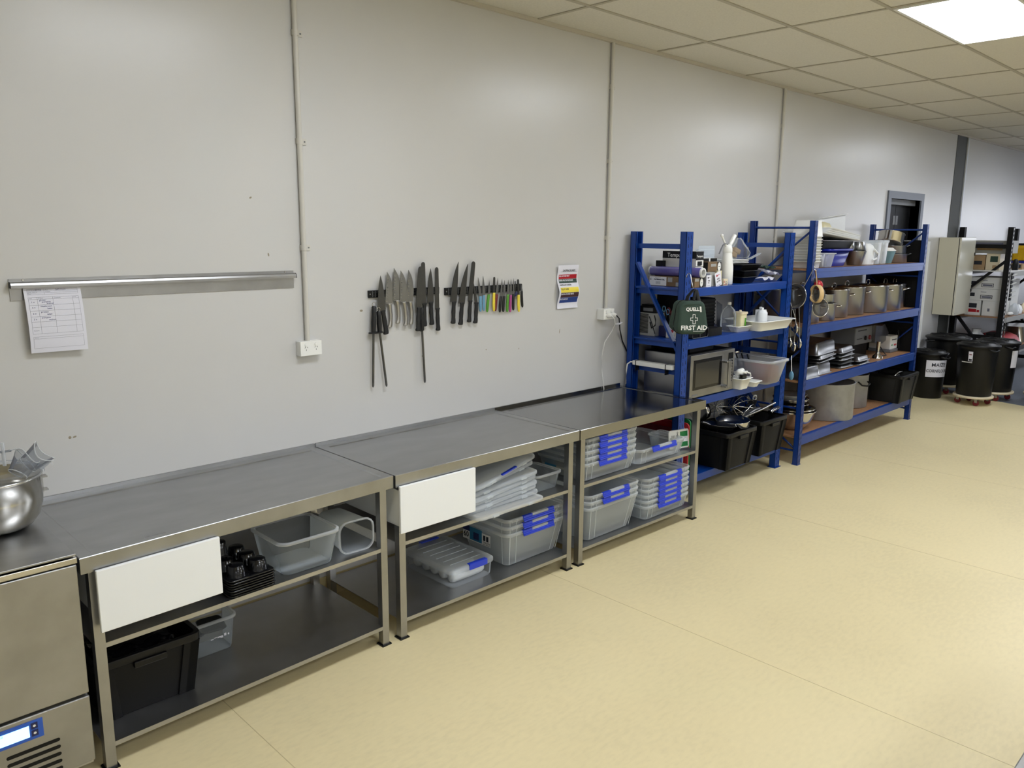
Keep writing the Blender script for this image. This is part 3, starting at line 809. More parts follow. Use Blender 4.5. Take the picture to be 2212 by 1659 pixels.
# printed label on the long side of the deep boxes
b = MB(); X = 2.1055
def side(y0, y1, z0, z1, mi, b, x=X, dx=.0): b.box(x-.0006-dx, x, y0, y1, z0, z1, mi)
side(-.49, -.26, .195, .262, 0, b); side(-.318, -.26, .245, .276, 1, b, X-.0002); side(-.42, -.318, .20, .275, 2, b, X-.0004); side(-.395, -.35, .21, .25, 1, b, X-.0008)
for y in (-.465, -.44): side(y-.009, y+.009, .222, .252, 3, b, X-.0006)
for z in (.208, .214, .2): side(-.487, -.43, z, z+.002, 3, b, X-.0006)
o = obj('printed_label', b, ['card_white','navy','stock','ink_dark'], S60.o, off=S60.loc)
b = MB(); b.text('60', .045, T(X-.0012,-.288,.222) @ LEFT, 0, 'CENTER', .001); obj('lettering', b, 'ink_dark', S60.o, off=S60.loc)
UL = box_stack(5, .512, .40, .115, .037, (2.912, -.49, .4865), 'upper left on the last bench', 'nested shallow clear boxes, upper shelf')
b = MB(); X = 2.676
side(-.56, -.34, .53, .585, 0, b, X); side(-.45, -.36, .535, .58, 1, b, X-.0005); side(-.54, -.52, .54, .56, 2, b, X-.0005)
obj('printed_label', b, ['card_grey','stock','ink_dark'], UL.o, off=UL.loc)
box_stack(1, .512, .40, .105, .037, (3.425, -.50, .486), 'upper right on the last bench', 'shallow clear boxes')
box_stack(3, .502, .40, .222, .038, (2.948, -.495, .101), 'lower left on the last bench', 'nested deep clear boxes', (False, True, True))
box_stack(6, .50, .40, .10, .0365, (3.507, -.50, .101), 'lower right on the last bench', 'nested shallow clear boxes, lower shelf')

# long low box with a lid, holding paper cup sleeves
t = Thing('lidded_box', 'long low clear box with ridged lid and one blue clip, full of white sleeves', 'storage box', (1.886, -.39, .1))
b = MB(); cx, cy = 1.886, -.39; w, d = .146, .204
b.loft([rr(cx-w+.008,cx+w-.008,cy-d+.008,cy+d-.008,.101,.03), rr(cx-w+.003,cx+w-.003,cy-d+.003,cy+d-.003,.115,.03), rr(cx-w,cx+w,cy-d,cy+d,.185,.03)], 0, True, False)
t.part('body', b, 'clear_thin')
b = MB(); w, d = .155, .212
b.loft([rr(cx-w,cx+w,cy-d,cy+d,.178,.035), rr(cx-w,cx+w,cy-d,cy+d,.196,.035), rr(cx-w+.012,cx+w-.012,cy-d+.012,cy+d-.012,.205,.03), rr(cx-w+.03,cx+w-.03,cy-d+.03,cy+d-.03,.202,.02)], 0, False, True)
for k in range(6): b.box(cx-.105, cx+.105, cy-.14+k*.056-.003, cy-.14+k*.056+.003, .2022, .206)
l = t.part('lid', b, 'clear')
for yy, s in ((cy-d, -1), (cy+d, 1)):
    b = MB(); b.box(cx-.062+.03, cx+.062+.03, yy-.004, yy+.006, .176, .2075); b.box(cx-.062+.03, cx+.062+.03, yy-.002 if s < 0 else yy-.02, yy+.02 if s < 0 else yy+.002, .203, .209)
    t.sub(l, 'clip', b, 'blue_clip', .0015, label='blue clip lever')
for k in range(5):
    y = cy-.145+k*.072
    b = MB(T(cx,y,.139) @ RY(PI/2)); b.lathe([(.004,-.108),(.028,-.106),(.032,-.09),(.033,0),(.032,.09),(.026,.108),(.004,.112)], 14)
    single('cup_sleeve', b, 'white_soft', 'white plastic-wrapped cup sleeve lying in the long lidded box', 'cup sleeve', (cx,y,.106), group='white sleeves in the lidded box')

# heap of clear lids beside the middle drawer
def lid(i, loc, rz, ry, rx, clip, label):
    t = Thing('box_lid', label, 'lid', loc, rz, 'clear lids heaped on the middle bench')
    t.o.rotation_euler = (rx, ry, rz)
    w, d = .25, .19
    b = MB()
    b.loft([rr(-w,w,-d,d,0,.04), rr(-w,w,-d,d,.012,.04), rr(-w+.01,w-.01,-d+.01,d-.01,.016,.035), rr(-w+.035,w-.035,-d+.035,d-.035,.011,.02)], 0, False, True)
    for k in (-1, 1): b.box(k*.13-.02, k*.13+.02, -d-.003, -d+.01, -.002, .008)
    t.part('panel', b, 'clear_rim', local=True)
    if clip:
        for s in (-1, 1):
            b = MB(); b.box(-.06, .06, s*d-.008, s*d+.008, .012, .019); t.part('clip', b, 'blue_clip', .001, True, 'blue clip lever')
lids = [((2.045,-.54,.4915),.03,-.01,0,0,'widest clear lid at the foot of the heap, overhanging the shelf edge'),
 ((2.07,-.47,.511),-.04,-.03,.02,0,'second clear lid from the bottom of the heap on the middle bench'),
 ((2.06,-.47,.533),.03,-.05,.02,0,'third clear lid from the bottom of the heap on the middle bench'),
 ((2.07,-.465,.555),-.02,-.055,.02,0,'fourth clear lid of the heap on the middle bench'),
 ((2.065,-.465,.579),.05,-.07,.02,0,'fifth clear lid of the heap on the middle bench'),
 ((2.075,-.46,.606),-.05,-.09,.03,0,'third clear lid from the top of the heap, tilted'),
 ((2.09,-.42,.634),.08,-.11,.03,0,'second clear lid from the top of the heap, pushed back'),
 ((2.07,-.46,.667),.12,-.16,.02,1,'topmost clear lid of the heap, tilted, with blue clips')]
for i, (p, rz, ry, rx, c, l) in enumerate(lids): lid(i, p, rz, ry, rx, c, l)

def tub(name, label, cat, rimz, W, D, Hh, loc, mat_='clear_tub', tp=.02, r=.04, rz=0, group=None, rim='clear_rim', rimw=.008, rimh=.012):
    t = Thing(name, label, cat, loc, rz, group)
    x, y = W/2-rimw, D/2-rimw
    b = MB(); b.loft([rr(-x+tp*1.3,x-tp*1.3,-y+tp*1.3,y-tp*1.3,.002,r*.8), rr(-x+tp,x-tp,-y+tp,y-tp,.010,r), rr(-x,x,-y,y,Hh-rimh,r)], 0, True, False)
    b.loft([rr(-x+tp*1.3+.003,x-tp*1.3-.003,-y+tp*1.3+.003,y-tp*1.3-.003,.006,r*.8), rr(-x+.003,x-.003,-y+.003,y-.003,Hh-.001,r)], 0, True, False) if mat_ not in ('clear_tub','clear','clear_thin') else None
    t.part('body', b, mat_, local=True)
    b = MB(); b.loft([rr(-x,x,-y,y,Hh-rimh,r), rr(-W/2,W/2,-D/2,D/2,Hh-rimh,r+.005), rr(-W/2,W/2,-D/2,D/2,Hh,r+.005), rr(-x+.002,x-.002,-y+.002,y-.002,Hh,r)], 0, False, False)
    t.part('rim', b, rim, local=True)
    return t
tub('food_tub', 'large frosted rectangular tub, right way up, beside the black trays', 'tub', 0, .295, .30, .156, (.902, -.535, .486))
tub('food_tub', 'small frosted tub at the right end of the middle bench shelf', 'tub', 0, .225, .235, .10, (2.432, -.51, .486), tp=.012, r=.03)
# tub on its side with the mouth to the front
t = Thing('food_tub', 'frosted tub lying on its side with its open mouth facing forward', 'tub', (1.155, -.5, .486))
mx = T(1.155,-.632,.562) @ RZ(-.06) @ RX(-PI/2)
b = MB(mx); b.loft([rr(-.062,.062,-.053,.053,.25,.03), rr(-.07,.07,-.06,.06,.24,.035), rr(-.083,.083,-.07,.07,.008,.04)], 0, True, False); t.part('body', b, 'clear_tub')
b = MB(mx); b.loft([rr(-.083,.083,-.07,.07,.01,.04), rr(-.089,.089,-.076,.076,.01,.045), rr(-.089,.089,-.076,.076,0,.045), rr(-.082,.082,-.069,.069,0,.04)], 0, False, False); t.part('rim', b, 'clear_rim')
# tub on the lower shelf with black lids inside and scraps of a label
t = tub('food_tub', 'frosted tub with a torn white label on the lower shelf behind the black crate', 'tub', 0, .31, .17, .158, (.536, -.305, .101), tp=.012, r=.03)
b = MB()
for x, z, w, h in ((.60,.178,.014,.006),(.612,.176,.012,.010),(.628,.182,.010,.012),(.643,.18,.006,.008),(.57,.176,.012,.003),(.585,.180,.012,.003)):
    b.box(x-w/2, x+w/2, -.3857, -.385, z-h/2, z+h/2)
t.part('torn_label', b, 'paper')
for i, (x, y, z, a) in enumerate(((.50,-.30,.20,.2),(.60,-.31,.21,-.15))):
    b = MB(T(x,y,z) @ RZ(a) @ RX(.12)); b.loft([rr(-.05,.05,-.055,.055,-.006,.02), rr(-.055,.055,-.06,.06,.0,.02), rr(-.05,.05,-.055,.055,.004,.02)])
    q = single('takeaway_container', b, 'black', 'flat black takeaway container, %s of two lying in the labelled tub' % ('left' if i == 0 else 'right'), 'lid', (x,y,z), group='black lids in the labelled tub')

# black carrier crate with dark bags and trays
def crate(label, W, D, Hh, loc, rz=0, name='black_crate', rim='black'):
    t = Thing(name, label, 'crate', loc, rz, 'black plastic crates')
    x, y = W/2-.014, D/2-.014; tp = Hh*.10
    b = MB()
    R = lambda k, z, o=0: rr(-x+tp*k+o, x-tp*k-o, -y+tp*k+o, y-tp*k-o, z, .02, 3)
    b.loft([R(1,.0), R(0,Hh-.012), R(0,Hh-.012,.004), R(1,.006,.004)], 0, False, False)
    b.loft([R(1,.0), R(1,.006,.004)], 0, True, True)
    for sx in (-1, 1):                                        # stepped corner columns
        for sy in (-1, 1):
            for (w, d) in ((.03,.055),(.055,.03)):
                b.loft([[(sx*(x-tp)-sx*(w if a else -.008), sy*(y-tp)-sy*(d if c else -.008), 0) for a, c in ((0,0),(1,0),(1,1),(0,1))],
                        [(sx*x-sx*(w if a else -.008), sy*y-sy*(d if c else -.008), Hh-.03) for a, c in ((0,0),(1,0),(1,1),(0,1))]], sm=False)
    t.part('body', b, 'charcoal' if rim == 'grey' else 'black_matt', .002, True)
    b = MB()
    b.loft([rr(-x,x,-y,y,Hh-.03,.02,3), rr(-W/2,W/2,-D/2,D/2,Hh-.03,.03,3), rr(-W/2,W/2,-D/2,D/2,Hh,.03,3), rr(-x+.004,x-.004,-y+.004,y-.004,Hh,.02,3)], 0, False, False)
    t.part('rim', b, 'black', .002, True)
    for s in (-1, 1):
        b = MB(); b.box(-.06, .06, s*(D/2-.004)-.012, s*(D/2-.004)+.012, Hh-.055, Hh-.03); t.part('handle', b, 'black', .003, True)
    return t
crate('black crate full of dark bags on the lower shelf of the first bench', .40, .34, .25, (.237, -.44, .101), .0)
for i, (y, z, tl) in enumerate(((-.53,.325,.12),(-.47,.335,.05),(-.40,.33,-.06),(-.34,.325,.1))):
    b = MB(T(.22,y,z) @ RX(tl)); n = 10
    g = [[(-.14+.28*i2/n, -.04+.08*j/4, .012*math.sin(i2*1.7+i)+.008*math.sin(j*2+i*1.3)) for i2 in range(n+1)] for j in range(5)]
    b.add([p for r in g for p in r]+[(p[0],p[1],p[2]-.018) for r in g for p in r], [(j*(n+1)+k, j*(n+1)+k+1, (j+1)*(n+1)+k+1, (j+1)*(n+1)+k) for j in range(4) for k in range(n)], 0, True)
    single('bin_bag', b, 'black_gloss', 'folded glossy black bag in the crate under the first bench, %s from the front' % ('first','second','third','fourth')[i], 'bag', (.22,y,z), group='black bags in the crate')

# upturned black muffin trays, nested
def muffin(label, loc, cups=True):
    t = Thing('muffin_tray', label, 'muffin tray', loc, .04, 'nested black muffin trays')
    w, d = .098, .135
    b = MB(); b.loft([rr(-w,w,-d,d,0,.02), rr(-w-.004,w+.004,-d-.004,d+.004,.002,.022), rr(-w,w,-d,d,.006,.02), rr(-w+.006,w-.006,-d+.006,d-.006,.008,.018)], 0, False, True); t.part('plate', b, 'black_gloss', local=True)
    for i in range(2):
        for j in range(3):
            b = MB(); b.lathe([(.040,.008),(.036,.02),(.031,.05),(.028,.052),(.001,.0525)], 16, 0, (-.047+.094*i, -.088+.088*j, 0), cap0=False); t.part('cup', b, 'black_gloss', local=True)
    return t
m0 = muffin('upturned black muffin tray, bottom of the nested pile', (.62, -.555, .487))
for k in range(1, 7):
    dup(m0.o, (.62+.002*(k % 2), -.555-.001*(k % 3), .487+.0105*k), 'upturned black muffin tray, %s of the nested pile' % ('second','third','fourth','fifth','second from the top','top')[k-1])
b = MB(); b.lathe([(.036,0),(.034,.006),(.028,.05),(.024,.054),(.001,.055)], 18, 0, (.575,-.50,.605)); single('dessert_mould', b, 'black_gloss', 'black cup standing upside down on top of the muffin trays', 'mould', (.575,-.50,.605))

# first-aid style notice and small tub at the end of the last bench
t = tub('food_tub', 'small clear tub holding a white and green lid at the end of the last bench', 'tub', 0, .16, .23, .09, (3.70, -.53, .486), tp=.008, r=.02)
t = Thing('margarine_lid', 'white lid with a green printed label standing in the small tub', 'lid', (3.70, -.60, .52))
mx = T(3.695,-.625,.56) @ RZ(-.25) @ RX(-.12) @ FRONT
b = MB(mx); b.loft([rr(-.085,.085,-.06,.06,-.004,.016), rr(-.09,.09,-.065,.065,.0,.018), rr(-.086,.086,-.061,.061,.004,.016)]); t.part('panel', b, 'white')
b = MB(mx); b.box(.01,.075,-.052,.05,.0042,.0048,0); b.box(.03,.075,-.02,.015,.0048,.0052,1)
t.part('printed_label', b, ['green','paper'])
b = MB(mx); b.text('GARDEN', .016, T(-.012,.02,.0045) @ RZ(-PI/2), 0, 'CENTER', .0006)
for k in range(3): b.box(-.062+k*.012, -.058+k*.012, -.02, .03, .0042, .0046)
t.part('lettering', b, 'ink_dark')
# ---------------------------------------------------------------- first blue shelving
def upright(b, x0, x1, y0, y1, z0, z1, back=False, slots=True, th=.003):
    """open C-section post with punched slots on the web"""
    ry = (y0, y0+th) if not back else (y1-th, y1)
    b.box(x0, x1, ry[0], ry[1], z0, z1)
    b.box(x0, x0+th, y0, y1, z0, z1); b.box(x1-th, x1, y0, y1, z0, z1)
    lip = (y1-th, y1) if not back else (y0, y0+th)
    b.box(x0, x0+.014, lip[0], lip[1], z0, z1); b.box(x1-.014, x1, lip[0], lip[1], z0, z1)
    if slots and not back:
        n = int((z1-z0)/.05)
        for i in range(n):
            z = z0+.03+i*.05
            for k, sh in ((.3, 0), (.7, .008)):
                x = x0+(x1-x0)*k
                b.add([(x-.003, y0-.0004, z+sh-.012), (x+.004, y0-.0004, z+sh-.012), (x+.004, y0-.0004, z+sh), (x+.001, y0-.0004, z+sh+.013), (x-.004, y0-.0004, z+sh+.013), (x-.003, y0-.0004, z+sh)], [(0,1,2,3,4,5)], 1)
                b.add([(x+.002*math.cos(a), y0-.0004, z+.025+.002*math.sin(a)) for a in [2*PI*j/6 for j in range(6)]], [tuple(range(6))], 1)
SX0, SX1, SY = 3.868, 5.392, -.50
t = Thing('blue_shelving', 'sturdy blue shelving with four shelves at the end of the benches', 'shelving', (4.63, -.27, 0))
SH = (1.545, 1.184, .762, .19)
for x0 in (SX0, SX1-.078):
    for y0, back in ((SY, False), (-.085, True)):
        b = MB(); upright(b, x0, x0+.078, y0, y0+.05, 0, 1.925, back)
        u = t.part('upright', b, ['blue_steel','slot'])
        b = MB(); b.box(x0-.01, x0+.088, y0-.012, y0+.062, 0, .005); t.sub(u, 'foot_plate', b, 'blue_dark')
for z in SH:
    for y0 in (SY+.004, -.08):
        b = MB(); b.box(SX0+.078, SX1-.078, y0, y0+.04, z-.058, z)
        b.box(SX0+.066, SX0+.08, y0-.006, y0+.02, z-.09, z+.02) if False else None
        bm = t.part('beam', b, 'blue_steel', .002)
        if y0 < -.3:
            b = MB()
            for x in (SX0+.092, SX1-.092): b.prism([(x+.004*math.cos(a), z-.028+.004*math.sin(a)) for a in [2*PI*i/8 for i in range(8)]], lambda x,z: (x,y0-.003,z), lambda x,z: (x,y0+.002,z))
            t.sub(bm, 'bolt', b, 'steel_bright')
    b = MB(); b.box(SX0+.01, SX1-.01, SY+.045, -.045, z-.012, z-.001)
    for k in range(1, 4): b.box(SX0+(SX1-SX0)*k/4-.02, SX0+(SX1-SX0)*k/4+.02, SY+.045, -.045, z-.04, z-.012)
    for xx in (SX0+.03, SX1-.06): b.box(xx, xx+.03, SY+.045, -.08, z-.05, z-.012)
    t.part('shelf_deck', b, 'blue_steel')
for x in (SX0+.03, SX1-.048):
    y0, y1 = SY+.045, -.08
    for z in (1.826, .965, .12):
        b = MB(); b.bar((x,y0,z),(x,y1,z), .016, .034); t.part('cross_brace', b, 'blue_steel')
L = SX0+.02; R = SX1-.04
for p0, p1 in (((L,-.09,1.71),(L,SY+.04,1.11)), ((R,SY+.04,1.80),(R,-.09,1.43)), ((R,SY+.04,1.60),(R,-.09,1.20)), ((R,-.09,.72),(R,SY+.04,.30))):
    b = MB(); b.bar(p0, p1, .016, .036, 0, (1,0,0)); b.v = b.v
    t.part('diagonal_brace', b, 'blue_steel')

# --- top shelf
ZA = 1.546
def cover(b, axis, at, a0, a1, z0, z1, mi): 
    """a thin printed panel: axis 'x' faces -x at x=at (a along y), 'y' faces -y at y=at (a along x)"""
    if axis == 'x': b.box(at-.0006, at, a0, a1, z0, z1, mi)
    else: b.box(a0, a1, at-.0006, at, z0, z1, mi)
t = Thing('foil_box', 'long printed catering foil box lying under the purple film roll', 'box', (4.07, -.27, ZA))
x0, x1, y0, y1, z0, z1 = 4.015, 4.125, -.482, -.10, ZA, ZA+.066
b = MB(); b.box(x0, x1, y0, y1, z0, z1); t.part('carton', b, 'kraft', .001)
b = MB(); cover(b, 'x', x0, -.25, -.105, z0+.002, z1-.002, 0); cover(b, 'x', x0-.0006, -.30, -.262, z0+.03, z1-.004, 1); cover(b, 'x', x0-.0006, -.37, -.33, z0+.002, z0+.03, 1)
cover(b, 'y', y0, x0+.004, x0+.055, z0+.042, z0+.062, 1); cover(b, 'y', y0, x1-.05, x1-.001, z0, z1, 2)
b.prism([(x1-.025+.019*math.cos(a), z0+.033+.029*math.sin(a)) for a in [2*PI*i/18 for i in range(18)]], lambda x,z: (x,y0-.0012,z), lambda x,z: (x,y0-.0004,z), 0)
t.part('printed_panels', b, ['white','card_grey','black'])
b = MB(); b.text('CATERING FOIL', .0125, T(x0-.0011,-.190,z0+.044) @ LEFT, 0, 'CENTER', .0008); b.text('HEAVY DUTY', .008, T(x0-.0011,-.178,z0+.058) @ LEFT); b.text('C', .02, T(x0-.0011,-.116,z0+.044) @ LEFT, 0, 'CENTER', .0008)
for z in (.013,.02,.027): b.box(x0-.0012, x0-.0007, -.20, -.16, z0+z, z0+z+.002)
b.box(x1-.034, x1-.016, y0-.0016, y0-.0012, z0+.03, z0+.033)
t.part('lettering', b, 'ink_dark')

t = Thing('film_roll', 'roll of purple cling film with a white core end lying on the foil box', 'roll', (4.075, -.27, ZA+.067))
mx = T(4.085,-.505,ZA+.067+.034) @ RX(-PI/2)
b = MB(mx); b.lathe([(.033,.012),(.034,.014),(.034,.43),(.033,.432)], 28, cap0=False, cap1=False); t.part('film', b, 'purple')
b = MB(mx); b.lathe([(.024,.0),(.0335,0),(.0335,.012),(.0335,.43),(.0335,.445),(.024,.445),(.024,0)], 24, 0, cap0=False, cap1=False); t.part('core', b, 'card_white')

t = Thing('tempura_carton', 'black and white carton standing behind the purple film roll, writing on its band', 'box', (4.14, -.27, ZA))
x0, x1, y0, y1, z0, z1 = 4.128, 4.225, -.41, -.13, ZA+.001, ZA+.245
b = MB(); b.box(x0, x1, y0, y1, z0, z1); t.part('carton', b, 'card_white', .001)
b = MB(); cover(b,'x',x0,y0,y1,z1-.052,z1-.001,0); cover(b,'y',y0,x0,x1,z1-.07,z1-.001,0); cover(b,'y',y0,x0,x1,z0+.135,z0+.165,0); cover(b,'y',y0-.0006,x0+.002,x1-.002,z1-.105,z1-.062,1); cover(b,'y',y0-.0012,x0+.02,x1-.02,z1-.098,z1-.07,2); cover(b,'y',y0-.0006,x0+.02,x0+.065,z0+.142,z0+.158,1)
cover(b,'x',x0,y0+.05,y1-.03,z1-.13,z1-.07,3); cover(b,'x',x0,y1-.055,y1-.02,z0+.105,z0+.116,4)
t.part('printed_panels', b, ['black','white','black','card_white','red_dark'])
b = MB(); b.text('Tempura', .04, T(x0-.0012,-.245,z1-.03) @ LEFT, 0, 'CENTER', .0005); b.text('Tempura', .022, T((x0+x1)/2,y0-.0014,z1-.035) @ FRONT, 0, 'CENTER', .0005)
t.part('lettering', b, 'white')
b = MB(); b.box(4.09, 4.127, -.16, -.10, ZA+.0, ZA+.175); t = single('dark_carton', b, 'black', 'small dark carton squeezed behind the far end of the film roll', 'box', (4.1,-.13,ZA), bev=.001)

t = Thing('cling_film_box', 'printed cling film box with a white oval end label on the grey box', 'box', (4.34, -.25, ZA+.1))
x0, x1, y0, y1, z0, z1 = 4.262, 4.436, -.425, -.10, ZA+.100, ZA+.168
b = MB(); b.box(x0, x1, y0, y1, z0, z1); t.part('carton', b, 'kraft', .001)
b = MB(); cover(b,'y',y0,x1-.05,x1,z0,z1,1); cover(b,'y',y0,x0+.04,x1-.065,z0+.035,z0+.055,2); cover(b,'x',x0,y0,y1,z0,z1,1)
b.prism([(x1-.025+.021*math.cos(a), z0+.034+.031*math.sin(a)) for a in [2*PI*i/18 for i in range(18)]], lambda x,z: (x,y0-.0014,z), lambda x,z: (x,y0-.0004,z), 0)
t.part('printed_panels', b, ['white','black','card_grey'])
b = MB(); b.box(x1-.036, x1-.014, y0-.0018, y0-.0014, z0+.031, z0+.035); t.part('lettering', b, 'ink_dark')
t = Thing('flat_black_box', 'flat black box with a white band on top of the cling film box', 'box', (4.36, -.25, ZA+.169))
b = MB(); b.box(4.275, 4.468, -.37, -.12, ZA+.169, ZA+.192); t.part('carton', b, 'black', .001)
b = MB(); b.box(4.36, 4.378, -.3706, -.37, ZA+.169, ZA+.192); b.box(4.275, 4.468, -.37, -.12, ZA+.192, ZA+.1925); t.part('white_band', b, 'white')
t = Thing('grey_box', 'grey carton with an open flap under the cling film box', 'box', (4.24, -.27, ZA))
b = MB(); b.box(4.18, 4.30, -.462, -.12, ZA, ZA+.099); t.part('carton', b, 'card_grey', .001)
b = MB(); b.box(4.186, 4.232, -.4632, -.462, ZA+.075, ZA+.092); b.box(4.232, 4.2335, -.4632, -.462, ZA+.06, ZA+.092); t.part('flap_edge', b, 'ink')
def price_card(name, label, x0, x1, z0, z1, y, lean, lines, redm=True):
    t = Thing(name, label, 'label card', ((x0+x1)/2, y, z0))
    mx = T((x0+x1)/2,y,z0) @ RY(lean); w, h = (x1-x0)/2, z1-z0
    b = MB(mx); b.box(-w, w, -.002, .0, 0, h); b.box(-w, w, .0, .03, 0, .002); t.part('card', b, 'paper')
    b = MB(mx)
    for i, s in enumerate(lines): b.text(s, h*.13, T(0,-.0024,h*(.52-.17*i)) @ FRONT, 0, 'CENTER', .0006)
    b.box(-w*.6, w*.6, -.0024, -.002, h*.08, h*.1)
    t.part('lettering', b, 'ink_dark')
    b = MB(mx); b.prism([(-w*.35+w*.22*math.cos(a), h*.78+w*.22*math.sin(a)) for a in [2*PI*i/10 for i in range(10)]], lambda x,z: (x,-.0026,z), lambda x,z: (x,-.002,z)); b.box(-w*.1, w*.5, -.0024, -.002, h*.76, h*.80)
    t.part('emblem', b, 'red' if redm else 'ink_dark')
price_card('label_card', 'small white label card with black writing before the grey carton', 4.150, 4.212, ZA, ZA+.082, -.488, 0, ['VEGE','OIL'], False)
price_card('label_card', 'tall leaning white card with a red emblem on the top blue shelf', 4.295, 4.372, ZA, ZA+.103, -.478, -.28, ['VINYL','GLOVES'])
for i, (x0, x1, z0, z1, y) in enumerate(((4.368,4.428,ZA,ZA+.105,-.44),(4.400,4.458,ZA,ZA+.047,-.475))):
    t = Thing('beige_carton', ('tall narrow beige carton behind the leaning card','low beige carton with a red mark in front of the white cream whipper')[i], 'box', ((x0+x1)/2, y, z0))
    b = MB(); b.box(x0, x1, y, y+.06 if i == 0 else y+.03, z0, z1); t.part('carton', b, 'ivory' if i == 0 else 'cream', .001)
    b = MB(); c = ((x0+x1)/2+.005, z1-.028)
    b.prism([(c[0]+r*math.cos(a), c[1]+r*math.sin(a)) for r, a in [(.012,2*PI*i2/12) for i2 in range(13)]+[(.008,2*PI*i2/12) for i2 in range(12,-1,-1)]], lambda x,z: (x,y-.0006,z), lambda x,z: (x,y,z))
    t.part('ring_mark', b, 'ink')
    if i:
        b = MB(); b.box(x0+.004, x0+.012, y-.0006, y, z0+.02, z0+.034); b.box(x0+.004, x1-.01, y-.0006, y, z0+.006, z0+.009); t.part('red_mark', b, 'red')
# cream whipper
wx, wy = 4.556, -.40
t = Thing('cream_whipper', 'white enamel cream whipper with grey lever standing on the top blue shelf', 'whipper', (wx, wy, ZA))
b = MB(); b.lathe([(.044,0),(.048,.004),(.048,.10),(.047,.13),(.034,.222),(.032,.23)], 32, 0, (wx,wy,ZA)); t.part('bottle', b, 'white_gloss')
b = MB(); b.lathe([(.033,.23),(.035,.236),(.035,.246),(.034,.262),(.028,.282),(.018,.29),(.001,.292)], 28, 0, (wx,wy,ZA), cap0=False); h = t.part('head', b, 'white_gloss')
b = MB(); b.tube([(wx-.02,wy,ZA+.275),(wx-.048,wy,ZA+.305),(wx-.065,wy,ZA+.325),(wx-.085,wy,ZA+.350)], [.009,.008,.007,.008], 12); b.sphere((wx-.088,wy,ZA+.354), .0125, 8); t.part('nozzle', b, 'white_gloss')
b = MB(); b.tube([(wx+.02,wy,ZA+.27),(wx+.05,wy,ZA+.31),(wx+.088,wy,ZA+.355)], [.011,.0155,.0155], 14); t.part('charger_holder', b, 'white_gloss')
b = MB(); b.tube([(wx-.015,wy-.005,ZA+.292),(wx-.05,wy-.005,ZA+.296),(wx-.075,wy-.005,ZA+.285),(wx-.095,wy-.005,ZA+.26),(wx-.12,wy-.005,ZA+.225)], .007, 8, flat=.6); t.part('lever', b, 'grey')
# stacked black takeaway trays, white stack, bag
def tray(name, label, w, d, h, loc, m, group=None, rz=0, lip=.008, cat='tray', r=.015, tp=.15, bot=True):
    t = Thing(name, label, cat, loc, rz, group)
    x, y = w/2-lip, d/2-lip; k = tp*h
    b = MB(); b.loft([rr(-x+k,x-k,-y+k,y-k,0,r), rr(-x,x,-y,y,h,r), rr(-x-lip,x+lip,-y-lip,y+lip,h,r+.004), rr(-x-lip,x+lip,-y-lip,y+lip,h-.004,r+.004)], 0, True, False)
    b.loft([rr(-x+k+.002,x-k-.002,-y+k+.002,y-k-.002,.004,r), rr(-x+.002,x-.002,-y+.002,y-.002,h,r)], 0, True, False)
    t.part('body', b, m, local=True)
    return t
tray('takeaway_tray', 'black takeaway tray stack, bottom one, beside the cream whipper', .235, .17, .048, (4.845,-.36,ZA), 'black', 'black trays beside the whipper', tp=.5)
tray('takeaway_tray', 'black takeaway tray stack, middle one, beside the cream whipper', .285, .18, .046, (4.875,-.36,ZA+.049), 'black', 'black trays beside the whipper', tp=.4)
tray('takeaway_tray', 'black takeaway tray stack, top one tilted, beside the cream whipper', .335, .19, .046, (4.85,-.36,ZA+.096), 'black', 'black trays beside the whipper', tp=.6)
for i in range(4): tray('white_tray', 'shallow white tray, %s of the white stack behind the black trays' % ('bottom','second','third','top')[i], .30, .16, .02, (4.97,-.19,ZA+.115+.012*i), 'white', 'white trays behind the black ones')
b = MB(); b.box(4.83, 5.11, -.26, -.12, ZA, ZA+.114); single('white_carton', b, 'card_white', 'white carton under the white trays at the back of the top shelf', 'box', (4.97,-.19,ZA), bev=.002)
t = Thing('plastic_bag', 'crumpled clear plastic bag with tan packets on the white trays', 'bag', (5.03, -.2, ZA+.175))
b = MB(); rnd = random.Random(3)
rings = []
for z, r in ((0,.13),(.03,.14),(.07,.115),(.1,.08),(.13,.045),(.15,.02)):
    rings.append([(5.03+.02*z/.15+r*math.cos(a)*(1+.22*rnd.random()), -.2+r*.5*math.sin(a)*(1+.2*rnd.random()), ZA+.176+z+.012*rnd.random()) for a in [2*PI*i/14 for i in range(14)]])
b.loft(rings, 0, True, True); t.part('bag', b, 'clear_thin')
for i, (x, z) in enumerate(((4.95,ZA+.21),(5.0,ZA+.235))):
    b = MB(T(x,-.2,z) @ RY(.3)); b.box(-.04, .04, -.03, .03, -.02, .02); t.part('packet', b, 'card', .006)
b = MB(); b.bar((5.14,-.25,ZA+.17),(5.27,-.27,ZA+.215), .03, .006); single('clear_strip', b, 'clear_rim', 'clear plastic strip sticking out right of the plastic bag', 'strip', (5.2,-.26,ZA+.17))
